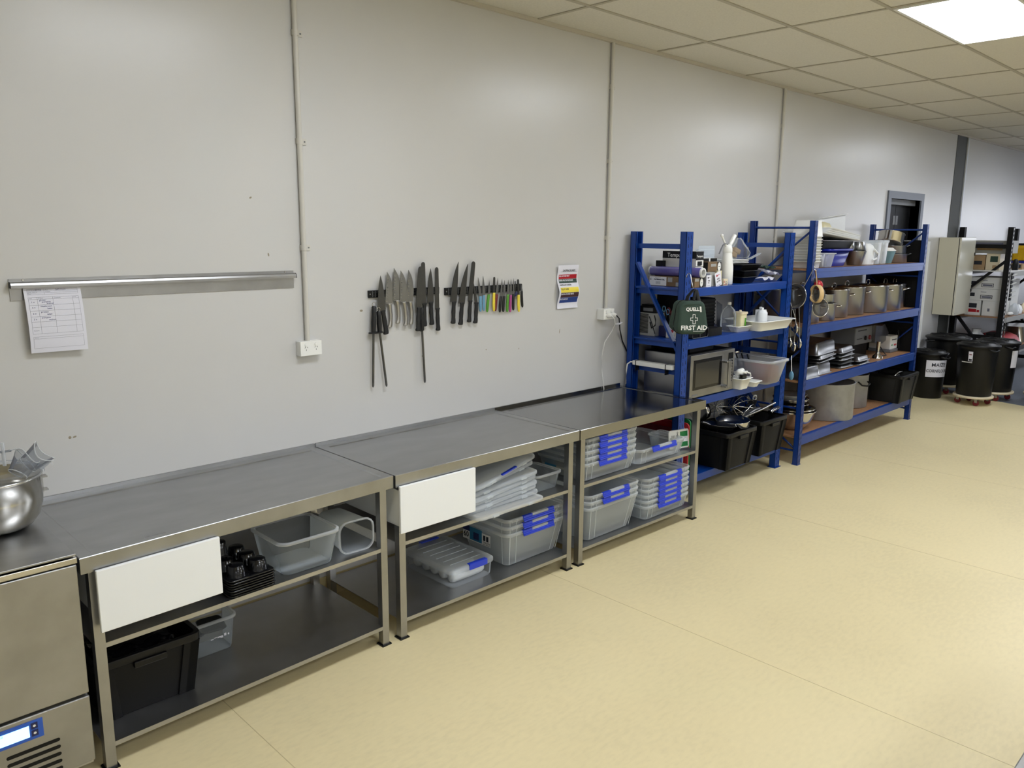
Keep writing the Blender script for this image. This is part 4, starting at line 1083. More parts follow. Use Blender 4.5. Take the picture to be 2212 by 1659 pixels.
for i, (p, q, w) in enumerate((((5.05,-.35,ZA+.115),(5.22,-.42,ZA+.10),.13),((5.06,-.36,ZA+.09),(5.27,-.43,ZA+.05),.13),((5.04,-.36,ZA+.02),(5.19,-.44,ZA+.02),.14))):
    b = MB(); p, q = Vector(p), Vector(q); n = 8
    g = []
    for j in range(n+1):
        c = p.lerp(q, j/n); tp = w*(1-.55*(j/n)**2)/2
        g += [c+Vector((0,-tp,.012*math.sin(j*2+i))), c+Vector((0,0,.014*math.cos(j*1.7+i)+.008)), c+Vector((0,tp,.010*math.sin(j*1.3+2)))]
    b.add(g, [(j*3+k, j*3+k+1, j*3+k+4, j*3+k+3) for j in range(n) for k in (0,1)], 0, True)
    single('packet', b, 'paper' if i else 'green_dark', ('green and white packet on the black trays','white crumpled packet, middle, right of the black trays','white crumpled packet lying on the shelf right of the black trays')[i], 'packet', tuple(p), group=None)
t = Thing('acrylic_holder', 'clear acrylic sheet holder standing at the back of the top blue shelf', 'holder', (4.67, -.14, ZA))
b = MB(); b.box(4.575, 4.80, -.142, -.139, ZA, ZA+.275)
t.part('front_sheet', b, 'clear'); b = MB(); b.box(4.575, 4.80, -.12, -.117, ZA, ZA+.25); t.part('back_sheet', b, 'clear'); b = MB()
for k in range(4): b.box(4.60, 4.79, -.1425, -.1421, ZA+.14+k*.035, ZA+.145+k*.035)
b.box(4.575, 4.80, -.142, -.117, ZA, ZA+.003); t.part('slats', b, 'clear_rim')

# --- first aid bag hooked on the front post
BGX, BGY, BGZ = 3.785, -.60, 1.272
t = Thing('first_aid_bag', 'dark green zipped first aid bag hanging from a hook on the blue post', 'bag', (BGX, BGY, BGZ), -.61)
def bag_ring(y, s):
    out = []
    for x, z, _ in rr(-.102*s, .102*s, .103-.103*s, .103+.105*s, 0, .045*s, 5):
        k = z/.208; out.append((x*(1.06-.26*k**2)+.006*math.sin(k*9+y*30), y*(1.05-.25*k)+.004*math.sin(x*50+k*7), z-.012*(1-(x/.1)**2)*(k < .2)))
    return out
b = MB(); b.loft([bag_ring(y, q) for y, q in ((.085,.80),(.083,.93),(.070,.99),(.03,1.0),(-.03,1.0),(-.066,.99),(-.080,.93),(-.083,.80))]); t.part('body', b, 'canvas', local=True)
b = MB(); b.tube(bag_ring(.005, 1.012), .004, 6, 0, True); t.part('zip', b, 'black', local=True)
b = MB(); b.bar((-.085,.005,.0),(-.088,.005,-.03), .012, .003); t.part('zip_pull', b, 'steel', local=True)
b = MB()
hk = (.052,.055)
for s_ in (-1, 1): b.tube([(s_*.045+.01,-.03,.20),(s_*.034+.025,.01,.235),(s_*.012+hk[0],hk[1]-.006,.272),(hk[0],hk[1],.278)], .013, 8, flat=.22)
b.tube([(hk[0],hk[1]-.01,.268),(.02,-.02,.215),(.03,-.06,.19)], .009, 8, flat=.3); t.part('handle', b, 'black_matt', local=True)
yf = -.0862
def onbag(m, sl=.021): return T(0,0,0) @ m
b = MB(); b.text('QUELL', .031, T(-.006,yf,.156) @ FRONT, 0, 'CENTER', .0012, 1.05); b.box(.047, .059, yf-.0004, yf, .138, .174)
b.text('FIRST AID', .040, T(.004,yf,.036) @ FRONT, 0, 'CENTER', .0011, 1.0); b.box(-.002, .075, yf-.0004, yf, .014, .016)
pl = [(-.008,.03),(.008,.03),(.008,.008),(.024,.008),(.024,-.008),(.008,-.008),(.008,-.03),(-.008,-.03),(-.008,-.008),(-.024,-.008),(-.024,.008),(-.008,.008)]
for i in range(12):
    p, q = pl[i], pl[(i+1) % 12]
    b.box(.004+min(p[0],q[0])-.0017, .004+max(p[0],q[0])+.0017, yf-.0004, yf, .093+min(p[1],q[1])-.0017, .093+max(p[1],q[1])+.0017)
# lay the print on the sloping front of the bag
b.v = [(x*(1.05-.22*(z/.208)**2), y*(1.05-.25*z/.208)/1.0, z) for x, y, z in b.v]
t.part('lettering', b, 'white', local=True)
t = Thing('wire_hook', 'bent wire hook holding the first aid bag on the blue post', 'hook', (3.89, -.51, 1.55))
b = MB(); b.tube([(3.878,-.503,1.625),(3.882,-.508,1.645),(3.886,-.52,1.652),(3.888,-.53,1.642),(3.880,-.545,1.60),(3.868,-.565,1.565),(3.860,-.58,1.548),(3.862,-.592,1.54),(3.87,-.592,1.55)], .0024, 6); t.part('wire', b, 'steel_bright')

# --- second shelf
ZB = 1.185
t = Thing('desk_sorter', 'black and cream ribbed upright file box at the back of the second blue shelf', 'file box', (4.01, -.12, ZB))
x0, y0, y1 = 3.985, -.19, -.055
b = MB(); b.box(x0, x0+.12, y0, y1, ZB, ZB+.165); t.part('body', b, 'card_grey', .002)  # grey instead of cream: the shade at the back is put into the colour
b = MB()
for k in range(16): b.box(x0-.004, x0+.001, y0+.06, y1+.002, ZB+.02+k*.0088, ZB+.024+k*.0088)
t.part('ribs', b, 'black')
b = MB(); b.box(x0-.003, x0+.123, y0-.006, y1+.006, ZB+.165, ZB+.212); b.box(x0+.02, x0+.1, y0-.004, y1+.004, ZB+.212, ZB+.222); c = t.part('lid', b, 'black', .004)
b = MB(); b.box(x0-.0045, x0-.003, y0+.02, y1-.03, ZB+.178, ZB+.2); t.sub(c, 'label_window', b, 'grey')
b = MB(); b.tube([(x0-.004,y0+.005,ZB+.15),(x0-.012,y0-.01,ZB+.12),(x0-.006,y0-.005,ZB+.08),(x0-.014,y0+.02,ZB+.06),(x0-.006,y0+.04,ZB+.1)], .004, 8); b.tube([(x0-.005,y0+.05,ZB+.14),(x0-.01,y0+.02,ZB+.09),(x0-.008,y0-.008,ZB+.02)], .003, 8); t.part('cord', b, 'black')
t = Thing('pen_tin', 'white tin with a red heart and pens beside the diagonal brace', 'tin', (4.03, -.33, ZB))
b = MB(); b.box(3.985, 4.06, -.375, -.285, ZB, ZB+.09); t.part('body', b, 'white', .003)
b = MB(); hp = []
for i in range(24):
    a = 2*PI*i/24; hp.append((16*math.sin(a)**3*.0013, (13*math.cos(a)-5*math.cos(2*a)-2*math.cos(3*a)-math.cos(4*a))*.0013))
b.prism(hp, lambda u,v: (3.9843,-.33-u,ZB+.05+v), lambda u,v: (3.985,-.33-u,ZB+.05+v)); t.part('heart_print', b, 'red')
for i, (y, m, tl) in enumerate(((-.30,'white',.15),(-.325,'magenta',-.1),(-.35,'black',.05))):
    b = MB(); b.tube([(4.02,y,ZB+.02),(4.015,y-.02*tl*5,ZB+.15)], .005, 8)
    single('marker_pen', b, m, ('white','pink','black')[i]+' pen standing in the heart tin', 'pen', (4.02,y,ZB+.02))
for i, (y, z, m, l) in enumerate(((-.225,ZB+.185,'sky','blue-handled scissors hanging behind the diagonal brace'),(-.265,ZB+.175,'red_dark','red-handled scissors behind the first aid bag'))):
    t = Thing('scissors', l, 'scissors', (4.06, y, ZB+.06))
    for s in (-1, 1):
        b = MB(); b.tube([(4.06, y+s*.017+.013*math.cos(a), z+.02*math.sin(a)+s*.01) for a in [2*PI*k/16 for k in range(16)]], .0035, 6, 0, True); t.part('handle_ring', b, m)
    b = MB(); b.bar((4.06,y-.008,z-.02),(4.06,y+.006,z-.12), .002, .012, 0, (1,0,0)); b.bar((4.062,y+.008,z-.02),(4.062,y-.004,z-.12), .002, .012, 0, (1,0,0)); t.part('blades', b, 'blade')
b = MB(); b.box(4.03, 4.10, -.30, -.19, ZB, ZB+.075); single('navy_caddy', b, 'navy', 'navy caddy on the second blue shelf under the scissors', 'caddy', (4.06,-.245,ZB), bev=.004)
b = MB(); b.box(4.12, 4.18, -.30, -.10, ZB, ZB+.29)
single('black_organiser', b, 'black_matt', 'tall black box file behind the scissors and the first aid bag', 'box file', (4.15,-.2,ZB), bev=.003)
t = Thing('black_basket', 'black ribbed basket behind the water bottle', 'basket', (4.5,-.2,ZB))
b = MB(); b.box(4.40, 4.64, -.27, -.09, ZB, ZB+.25); t.part('body', b, 'black_matt', .004)
b = MB()
for k in range(9): b.box(4.396, 4.4, -.265, -.095, ZB+.02+k*.026, ZB+.03+k*.026); b.box(4.40, 4.64, -.274, -.27, ZB+.02+k*.026, ZB+.03+k*.026)
t.part('ribs', b, 'black')
b = MB(); b.bar((4.70,-.09,ZB+.004),(4.60,-.075,ZB+.30), .16, .006, 0, (0,1,0)); single('grey_board', b, 'grey', 'grey ribbed board leaning at the back between the basket and the corner', 'board', (4.7,-.1,ZB))
t = Thing('wire_tray', 'black tray framed by a rounded wire in front on the second blue shelf', 'tray', (4.15, -.45, ZB))
b = MB(); b.box(4.06, 4.245, -.455, -.33, ZB, ZB+.06); t.part('body', b, 'black_gloss', .004)
b = MB(); b.tube([(x,-.462,z) for x, z in [(p[0], p[1]) for p in rr(4.055,4.25,ZB+.004,ZB+.07,0,.012,3)]], .002, 6, 0, True); b.tube([(4.15,-.462,ZB+.004),(4.15,-.462,ZB+.07)], .0015, 6); t.part('wire_frame', b, 'grey')
b = MB(); b.rbox(4.27, 4.455, -.46, -.36, ZB, ZB+.055, .02); single('black_case', b, 'black_matt', 'low black case between the wire tray and the water bottle', 'case', (4.36,-.41,ZB), bev=.006)
t = Thing('cup_tray', 'stack of dark cups and foil packs behind the black case', 'tray', (4.36, -.25, ZB))
b = MB(); b.box(4.20, 4.388, -.33, -.12, ZB, ZB+.10); t.part('tray', b, 'black_matt', .003)
b = MB(); rnd = random.Random(9)
for i in range(9): b.sphere((4.22+.018*i, -.30+.03*rnd.random(), ZB+.107), .014, 5, i % 2)
t.part('foil_packs', b, ['steel_bright','red_dark'])
t = Thing('clear_lid_pack', 'pack of clear lids resting on the dark tray behind the case', 'lid pack', (4.36, -.3, ZB+.16))
b = MB(); b.box(4.21, 4.385, -.34, -.20, ZB+.135, ZB+.175); t.part('pack', b, 'clear_rim', .006)
b = MB(); b.box(4.21, 4.385, -.19, -.125, ZB+.101, ZB+.134); b.box(4.21, 4.385, -.34, -.125, ZB+.124, ZB+.134); t.part('stand', b, 'black_matt')
# water bottle
bx, by = 4.655, -.38
t = Thing('water_bottle', 'large clear water bottle with white cap on the second blue shelf', 'bottle', (bx, by, ZB))
b = MB(); b.lathe([(.05,0),(.058,.006),(.058,.03),(.055,.036),(.058,.042),(.058,.085),(.055,.09),(.058,.095),(.056,.13),(.045,.165),(.025,.185),(.014,.195),(.014,.21)], 24, 0, (bx,by,ZB)); t.part('body', b, 'clear_thin')
b = MB(); b.lathe([(.016,.203),(.017,.205),(.017,.219),(.015,.222)], 16, 0, (bx,by,ZB)); t.part('cap', b, 'white')
# dispenser in a small white tub
tray('white_dish', 'small white dish holding the ivory dispenser at the shelf front', .235, .12, .045, (4.745,-.43,ZB), 'white', tp=.5)
t = Thing('ivory_dispenser', 'tall ivory dispenser with a green stripe standing in the small white dish', 'dispenser', (4.77, -.42, ZB+.005))
b = MB(); b.rbox(4.715, 4.805, -.455, -.38, ZB+.006, ZB+.13, .015, t=.006); t.part('body', b, 'ivory')
b = MB(); b.rbox(4.71, 4.81, -.46, -.375, ZB+.13, ZB+.146, .015); b.lathe([(.012,.146),(.008,.16)], 10, 0, (4.755,-.42,ZB)); t.part('lid', b, 'cream')
b = MB(); b.box(4.768, 4.785, -.4556, -.4535, ZB+.03, ZB+.1); t.part('green_stripe', b, 'green_knife')
b = MB(); b.bar((4.80,-.22,ZB+.004),(4.88,-.16,ZB+.19), .09, .002, 0, (0,1,0)); single('clear_sheet', b, 'smoke', 'smoky clear sheet leaning behind the ivory dispenser', 'sheet', (4.8,-.22,ZB))
# white dough tray overhanging
t = tray('dough_tray', 'wide white tray overhanging the front of the second blue shelf', .52, .37, .075, (5.055,-.415,ZB), 'white', rz=-.04, lip=.016, r=.03, tp=.4)
for i, (x, y, m, l) in enumerate(((5.055,-.44,'white_soft','cloudy bottle in a plastic wrap standing in the white dough tray'),(5.105,-.40,'white_soft','white carton standing in the white dough tray'))):
    t = Thing('spice_jar', l, 'jar', (x, y, ZB+.006))
    b = MB()
    if i == 0: b.lathe([(.036,0),(.04,.01),(.04,.115),(.03,.13),(.014,.135)], 16, 0, (x,y,ZB+.007))
    else: b.box(x-.035, x+.035, y-.03, y+.03, ZB+.007, ZB+.14)
    t.part('body', b, m, 0 if i == 0 else .003)
    b = MB(); b.lathe([(.012,.135),(.012,.152),(.009,.155)], 12, 0, (x-.005,y,ZB+.007)); t.part('cap', b, 'white')
b = MB(); rnd = random.Random(5)
for i in range(5):
    x, y = 5.14+.035*i, -.42+.02*(i % 2)
    b.sphere((x,y,ZB+.03), .026, 6, 0, .5)
single('clear_wrap', b, 'clear', 'crumpled clear wrap lying in the white dough tray', 'wrap', (5.2,-.42,ZB+.01))

# --- third shelf: microwave and white tubs
ZC = .763
t = Thing('microwave', 'stainless microwave with dark glass door and keypad on the third blue shelf', 'microwave', (4.32, -.28, ZC))
x0, x1, y0, y1, z0, z1 = 3.985, 4.563, -.475, -.11, ZC+.012, ZC+.315
b = MB(); b.box(x0, x1, y0, y1, z0, z1); t.part('case', b, 'steel_shelf', .004)
b = MB(); b.box(x0, x1, y0-.001, y1, z1, z1+.003); t.part('top_plate', b, 'black')
b = MB(); b.box(x0, x1, y0-.03, y0-.001, z0-.002, z1); d = t.part('front', b, 'steel', .004)
yd = y0-.03
b = MB(); b.box(x0+.035, x0+.402, yd-.002, yd, z0+.052, z1-.036); g = t.part('door_glass', b, 'black_gloss', .002)
b = MB(); b.box(x0+.06, x0+.365, yd-.003, yd-.002, z0+.072, z1-.06); t.sub(g, 'window', b, 'glass_dark')
b = MB(); b.box(x0+.428, x0+.47, yd-.045, yd-.035, z0+.03, z1-.075); b.box(x0+.412, x0+.47, yd-.04, yd, z0+.03, z0+.045); b.box(x0+.412, x0+.47, yd-.04, yd, z1-.09, z1-.075); t.part('door_handle', b, 'steel', .003)
b = MB(); b.box(x0+.49, x0+.553, yd-.002, yd, z0+.06, z1-.025); k = t.part('keypad', b, 'black_gloss')
b = MB()
for i in range(8):
    for j in range(3): b.box(x0+.495+j*.019, x0+.509+j*.019, yd-.003, yd-.002, z0+.068+i*.022, z0+.078+i*.022)
t.sub(k, 'buttons', b, 'grey')
b = MB(); b.box(x0+.03, x0+.10, yd-.0015, yd, z0+.012, z0+.022); t.part('maker_plate', b, 'grey')
for x in (x0+.05, x1-.05):
    for y in (y0+.03, y1-.04):
        b = MB(); b.lathe([(.015,0),(.015,.013)], 10, 0, (x,y,ZC)); t.part('foot', b, 'black')
b = MB(); b.box(4.09, 4.40, -.42, -.09, ZC+.3185, ZC+.345); single('black_carrier', b, 'black_matt', 'flat black folder lying on top of the microwave', 'folder', (4.2,-.25,ZC+.3185))
t = tray('white_bin', 'deep white plastic bin full of white cords beside the microwave', .165, .15, .085, (4.66,-.50,ZC), 'white', lip=.01, tp=.25)
tray('white_dish', 'low white dish between the cord bin and the big clear tub', .12, .13, .045, (4.81,-.52,ZC), 'white', lip=.01, tp=.4)
t = Thing('coiled_cord', 'white coiled cord with a black plug heaped in the white bin', 'cord', (4.66, -.50, ZC+.06))
b = MB(); pts = []
for i in range(60):
    a = i*.5; pts.append((4.675+.05*math.cos(a)+.012*math.sin(i*1.1), -.50+.04*math.sin(a), ZC+.085+.045*abs(math.sin(i*.23))))
b.tube(pts, .005, 6)
b.tube([(4.71,-.53,ZC+.12),(4.745,-.54,ZC+.11),(4.752,-.54,ZC+.09),(4.76,-.53,ZC+.07)], .006, 6)
b.sphere((4.64,-.51,ZC+.125), .028, 7); b.sphere((4.69,-.50,ZC+.13), .022, 7)
t.part('cord', b, 'white'); b = MB(); b.box(4.61, 4.67, -.555, -.525, ZC+.07, ZC+.115); t.part('plug', b, 'black_gloss', .004)
tub('utensil_tub', 'large scuffed clear tub of utensils at the right of the microwave shelf', 'tub', 0, .32, .47, .19, (5.03, -.405, ZC), 'clear', tp=.035, r=.045, rimw=.014, rimh=.016)
b = MB(); b.rbox(4.97, 5.13, -.58, -.30, ZC+.012, ZC+.13, .02); single('wooden_lid', b, 'red_dark', 'brown lidded tin inside the big clear tub', 'tin', (5.05,-.44,ZC+.012))
for i in range(4):
    x = 4.945; yy = -.28-.05*i
    b = MB(); b.tube([(x,yy,ZC+.03),(x-.01,yy+.01,ZC+.17),(x-.03,yy+.02,ZC+.225)], .006, 8)
    if i == 1: b.sphere((x-.035,yy+.02,ZC+.235), .032, 8, 1, .6)
    single('kitchen_utensil', b, ['black','steel_bright'], ('black-handled turner leaning left in the big clear tub','steel ladle leaning in the big clear tub','black spatula between ladle and whisk in the big tub','black whisk handle in the big clear tub')[i], 'utensil', (x,yy,ZC+.03))
t = Thing('power_strip', 'long white power strip tied to the blue end brace', 'power strip', (3.875, -.26, .985))
b = MB(); b.box(3.852, 3.898, -.44, -.10, .984, 1.016); t.part('body', b, 'white', .003)
b = MB()
for y in (-.385, -.13): b.box(3.85, 3.90, y-.003, y+.003, .945, 1.018)
t.part('cable_tie', b, 'black')
b = MB(); b.tube([(3.875,-.10,1.0),(3.865,-.075,1.0),(3.845,-.062,.985),(3.838,-.06,.94),(3.838,-.06,.84)], .005, 8); t.part('lead', b, 'white')
b = MB(); b.box(4.02, 4.35, -.34, -.10, .20, .44); 

# --- bottom shelf
ZD = .191
CR = [(4.545,-.43,'near black crate on the bottom blue shelf, pans across its rim'),(5.085,-.40,'far black crate on the bottom blue shelf with a whisk in it')]
for x, y, l in CR:
    crate(l, .42, .40, .285, (x, y, ZD), 0)
t = Thing('saute_pan', 'steel saute pan resting on the near black crate with a long pale handle', 'pan', (4.62, -.50, ZD+.29))
mx = T(4.60,-.50,ZD+.292) @ RZ(.05) @ RY(-.05)
b = MB(mx); b.lathe([(.118,0),(.125,.004),(.128,.045),(.13,.047),(.125,.048),(.12,.006),(.001,.004)], 32); t.part('pan', b, 'steel_bright')
b = MB(mx); b.tube([(.12,-.02,.035),(.20,-.03,.045),(.36,-.05,.055),(.56,-.07,.075)], [.008,.011,.013,.012], 10, flat=.6); t.part('handle', b, 'handle_steel')
t = Thing('frying_pan', 'steel frying pan on edge in the near black crate behind the saute pan', 'pan', (4.5,-.40,ZD+.3))
mx = T(4.47,-.46,ZD+.285) @ RY(.12)
b = MB(mx); b.lathe([(.10,0),(.13,.03),(.134,.032),(.128,.03),(.10,.005),(.001,.004)], 32); t.part('pan', b, 'steel')
b = MB(mx); b.tube([(-.13,0,.03),(-.2,.0,.05),(-.24,0,.055)], .008, 8); t.part('handle', b, 'steel')
for j, (wx0, wy0, L, lab) in enumerate(((5.10,-.36,.28,'large wire balloon whisk lying across the black crates'),(4.99,-.19,.2,'second wire whisk behind the large one in the crates'))):
    t = Thing('balloon_whisk', lab, 'whisk', (wx0, wy0, ZD+.30))
    mx = T(wx0,wy0,ZD+.315) @ RZ(.2*j) @ RY(-PI/2+.25)
    for k in range(9):
        a = 2*PI*k/9
        b = MB(mx); b.tube([((.012+.088*math.sin(PI*s**.8)**.8)*math.cos(a) if s < 1 else 0, (.012+.088*math.sin(PI*s**.8)**.8)*math.sin(a) if s < 1 else 0, L*s) for s in [i/12 for i in range(13)]], .003, 6); t.part('wire', b, 'steel_bright')
    b = MB(mx); b.tube([(0,0,.005),(0,0,-.03),(0,0,-.12)], [.012,.014,.012], 10); t.part('handle', b, 'black')
for i, (p, q, w, m, l) in enumerate((((4.86,-.42,ZD+.315),(5.06,-.40,ZD+.375),.03,'steel_bright','bright steel strip tool across the two crates'),((4.84,-.45,ZD+.30),(5.18,-.43,ZD+.325),.05,'steel','curved steel scraper across the two crates'),((5.17,-.50,ZD+.305),(5.35,-.48,ZD+.32),.04,'steel_bright','steel tube at the right crate rim'))):
    b = MB(); p, q = Vector(p), Vector(q); mid = (p+q)/2+Vector((0,0,.03 if i == 1 else .004)); b.tube([p, p.lerp(mid,.5)+Vector((0,0,.008)), mid, mid.lerp(q,.5)+Vector((0,0,.008)), q], w/2, 10, flat=.45 if i < 2 else 1); single('pastry_tool', b, m, l, 'tool', tuple(p))
t = Thing('mandoline', 'grey tool with an eye-shaped white grip lying on the right crate', 'tool', (5.13,-.38,ZD+.33))
b = MB(); b.bar((5.02,-.40,ZD+.34),(5.15,-.36,ZD+.385), .06, .02); t.part('body', b, 'charcoal', .004)
b = MB(); b.tube([(5.17+.028*math.cos(a), -.36, ZD+.405+.02*math.sin(a)) for a in [2*PI*k/14 for k in range(14)]], .006, 6, 0, True); t.part('ring_grip', b, 'white')
t = Thing('cake_tin', 'round steel cake tin standing behind the near black crate', 'tin', (4.50,-.20,ZD+.2))
mx = T(4.52,-.24,ZD+.37) @ RY(PI/2-.2)
b = MB(mx); b.lathe([(.085,0),(.088,.002),(.088,.05),(.084,.05),(.084,.004),(.001,.003)], 28); t.part('tin', b, 'steel_bright')
# coloured chopping boards standing at the left end of the bottom shelf
BD = [(3.955,'red_dark','dark red chopping board, furthest left behind the bench'),(3.985,'red','red chopping board next to the dark red one'),(4.02,'white','white chopping board between the red ones'),(4.05,'red','red chopping board right of the white one'),(4.085,'green','green chopping board with a hang hole, right of the reds'),(4.14,'green_dark','dark green chopping board furthest right of the row')]
for i, (x, m, l) in enumerate(BD):
    h = (.36,.40,.38,.39,.41,.40)[i]
    b = MB(); q = rr(-.475+.012*(i % 3), -.09, 0, h, 0, .03, 4)
    b.prism([(p[0],p[1]) for p in q], lambda y,z: (x-.006,y,ZD+z), lambda y,z: (x+.006,y,ZD+z))
    single('chopping_board', b, m, l+' on the bottom blue shelf', 'chopping board', (x,-.28,ZD), group='coloured chopping boards', bev=.002)
# ---------------------------------------------------------------- second blue shelving
QX0, QX1, QY = 5.522, 8.055, -.595
t = Thing('blue_shelving', 'long blue shelving with chipboard shelves full of pots, beside the doorway', 'shelving', (6.79, -.3, 0))
QZ = (1.640, 1.178, .715, .245)
for x0 in (QX0, QX1-.052):
    for y0, back in ((QY, False), (-.07, True)):
        b = MB(); upright(b, x0, x0+.052, y0, y0+.045, 0, 2.022, back, True, .0025)
        u = t.part('upright', b, ['blue_dark','slot'])
        b = MB(); b.box(x0-.004, x0+.056, y0-.004, y0+.05, 0, .006); t.sub(u, 'foot_plate', b, 'blue_dark')
for k, z in enumerate(QZ):
    for y0 in (QY+.002, -.062):
        b = MB(); b.box(QX0+.05, QX1-.05, y0, y0+.035, z-.078, z); b.box(QX0+.05, QX1-.05, y0-.002, y0, z-.03, z-.002)
        t.part('beam', b, 'blue_steel', .002)
    b = MB(); b.box(QX0+.006, QX1-.006, QY+.038, -.055, z-.016, z-.002); t.part('shelf_board', b, 'board')
for x in (QX0+.026, QX1-.026):
    y0, y1 = QY+.04, -.07
    for z in (1.965, 1.50, 1.02, .48, .115):
        b = MB(); b.tube([(x,y0,z),(x,y0+.03,z),(x,y1-.03,z),(x,y1,z)], [.012,.009,.009,.012], 8); t.part('cross_brace', b, 'blue_dark')
    for p0, p1 in (((x,y0,1.94),(x,y1,1.53)), ((x,y1,1.47),(x,y0,1.05)), ((x,y0,.99),(x,y1,.52)), ((x,y1,.46),(x,y0,.13))):
        b = MB(); b.tube([p0, p1], .009, 8); t.part('diagonal_brace', b, 'blue_dark')

b = MB(); b.box(QX1+.002, QX1+.008, QY+.05, -.03, .26, 1.862); t.part('end_panel', b, 'black_matt', label='black end panel')

# --- top shelf
ZA2 = 1.641
tray('white_tub', 'white nested food tub, lowest of the tall white stack', .175, .20, .055, (5.69,-.455,ZA2), 'white', 'tall stack of white tubs', lip=.006, tp=.12)
tb = [o for o in COL.objects if o.name == 'white_tub'][0]
OW = ('second','third','fourth','fifth','sixth','seventh','eighth','ninth','tenth')
for i in range(9):
    dup(tb, (5.69+.003*(i % 2), -.455, ZA2+.0225*(i+1)), 'white nested food tub, %s from the bottom of the tall white stack' % OW[i])
t = Thing('white_tub', 'deep white upturned tub on top of the tall white stack', 'tub', (5.69, -.455, ZA2+.26), group='tall stack of white tubs')
b = MB(); b.loft([rr(5.603,5.778,-.555,-.355,ZA2+.258,.015), rr(5.606,5.775,-.552,-.358,ZA2+.262,.015), rr(5.618,5.764,-.54,-.37,ZA2+.385,.02)], 0, False, True); t.part('body', b, 'white')
t = Thing('white_board', 'white board with a bent top edge leaning on the wall behind the trays', 'board', (6.9, -.1, ZA2))
mx = T(6.94,-.11,ZA2+.026) @ RY(-.09)
b = MB(mx); b.box(-.27, .27, -.004, .004, 0, .42); t.part('panel', b, 'white_soft', .001)
b = MB(mx); b.box(-.27, .27, -.03, .004, .42, .424); t.part('folded_edge', b, 'white_soft')
t = Thing('blue_tub', 'deep blue plastic tub on the top of the long shelving', 'tub', (6.30, -.36, ZA2))
b = MB(); x0, x1 = 6.075, 6.53
b.loft([rr(x0+.03,x1-.09,-.46,-.16,ZA2,.03), rr(x0,x1-.035,-.49,-.13,ZA2+.14,.04), rr(x0,x1-.035,-.485,-.135,ZA2+.14,.04), rr(x0+.035,x1-.095,-.455,-.165,ZA2+.006,.03)], 0, True, True); t.part('body', b, 'blue_tub')
b = MB(); b.loft([rr(x0,x1-.035,-.49,-.13,ZA2+.13,.04), rr(x0-.02,x1-.015,-.51,-.11,ZA2+.13,.05), rr(x0-.02,x1-.015,-.51,-.11,ZA2+.15,.05), rr(x0,x1-.035,-.49,-.13,ZA2+.15,.04)], 0, False, False); t.part('rim', b, 'blue_tub')
b = MB(); b.loft([rr(6.0,6.60,-.44,-.10,ZA2+.152,.03), rr(5.98,6.64,-.45,-.09,ZA2+.215,.04)]); single('black_tray', b, 'black', 'black tray resting across the blue tub under the white trays', 'tray', (6.3,-.27,ZA2+.152), bev=.003)
for i in range(4):
    mx = T(6.31+.02*i,-.29,ZA2+.25+.0125*i) @ RZ(.03*(i-1.5)) @ RY(.095)
    b = MB(mx); b.loft([rr(-.33,.33,-.19,.19,0,.03), rr(-.345,.345,-.20,.20,.008,.03), rr(-.345,.345,-.20,.20,.011,.03)])
    single('shallow_tray', b, 'white_soft' if i < 3 else 'white', 'flat white tray, %s of the tilted pile above the blue tub' % ('bottom','second','third','top')[i], 'tray', (6.31,-.29,ZA2+.228), group='tilted flat trays')
t = Thing('lime_lid', 'lime green lid between white lids on the tilted trays', 'lid', (6.55,-.22,ZA2+.24))
mx = T(6.53,-.2,ZA2+.292) @ RY(.05)
b = MB(mx); b.loft([rr(-.17,.17,-.12,.12,0,.03), rr(-.17,.17,-.12,.12,.014,.03)]); t.part('panel', b, 'green_knife')
b = MB(mx); b.loft([rr(-.19,.19,-.13,.13,.0145,.03), rr(-.19,.19,-.13,.13,.03,.03)]); single('white_cover', b, 'white', 'white cover lying on the lime green lid', 'lid', (6.53,-.2,ZA2+.28))
b = MB(); b.loft([rr(6.62,6.84,-.30,-.14,ZA2+.20,.03), rr(6.62,6.84,-.30,-.14,ZA2+.214,.03)]); single('dark_green_lid', b, 'green_dark', 'dark green lid at the right end of the tray pile', 'lid', (6.73,-.22,ZA2+.2))
b = MB(); b.loft([rr(6.38,6.60,-.26,-.10,ZA2+.332,.04), rr(6.40,6.58,-.25,-.12,ZA2+.37,.05), rr(6.45,6.52,-.22,-.15,ZA2+.385,.03)]); single('cream_bowl', b, 'ivory', 'upturned cream bowl on top of the tray pile before the white board', 'bowl', (6.5,-.18,ZA2+.295))
t = Thing('clear_cup', 'clear cup with white scraps between the white stack and the blue tub', 'cup', (5.93,-.50,ZA2))
b = MB(); b.loft([rr(5.86,5.985,-.55,-.43,ZA2+.002,.02), rr(5.845,6.01,-.565,-.415,ZA2+.115,.025)], 0, True, False); t.part('body', b, 'clear')
b = MB(); b.loft([rr(5.845,6.01,-.565,-.415,ZA2+.11,.025), rr(5.835,6.02,-.575,-.405,ZA2+.11,.03), rr(5.835,6.02,-.575,-.405,ZA2+.12,.03), rr(5.847,6.008,-.563,-.417,ZA2+.12,.025)], 0, False, False); t.part('rim', b, 'clear_rim')
b = MB(); b.bar((5.90,-.5,ZA2+.01),(5.885,-.49,ZA2+.10), .04, .012); b.bar((5.95,-.48,ZA2+.01),(5.955,-.49,ZA2+.11), .03, .012); single('folded_paper', b, 'paper', 'folded white paper pieces inside the clear cup', 'paper', (5.92,-.49,ZA2+.01))
t = Thing('black_ring_lid', 'white-rimmed black lid standing behind the clear cup', 'lid', (5.99,-.38,ZA2))
mx = T(5.99,-.36,ZA2+.125) @ RX(PI/2) @ RY(.25)
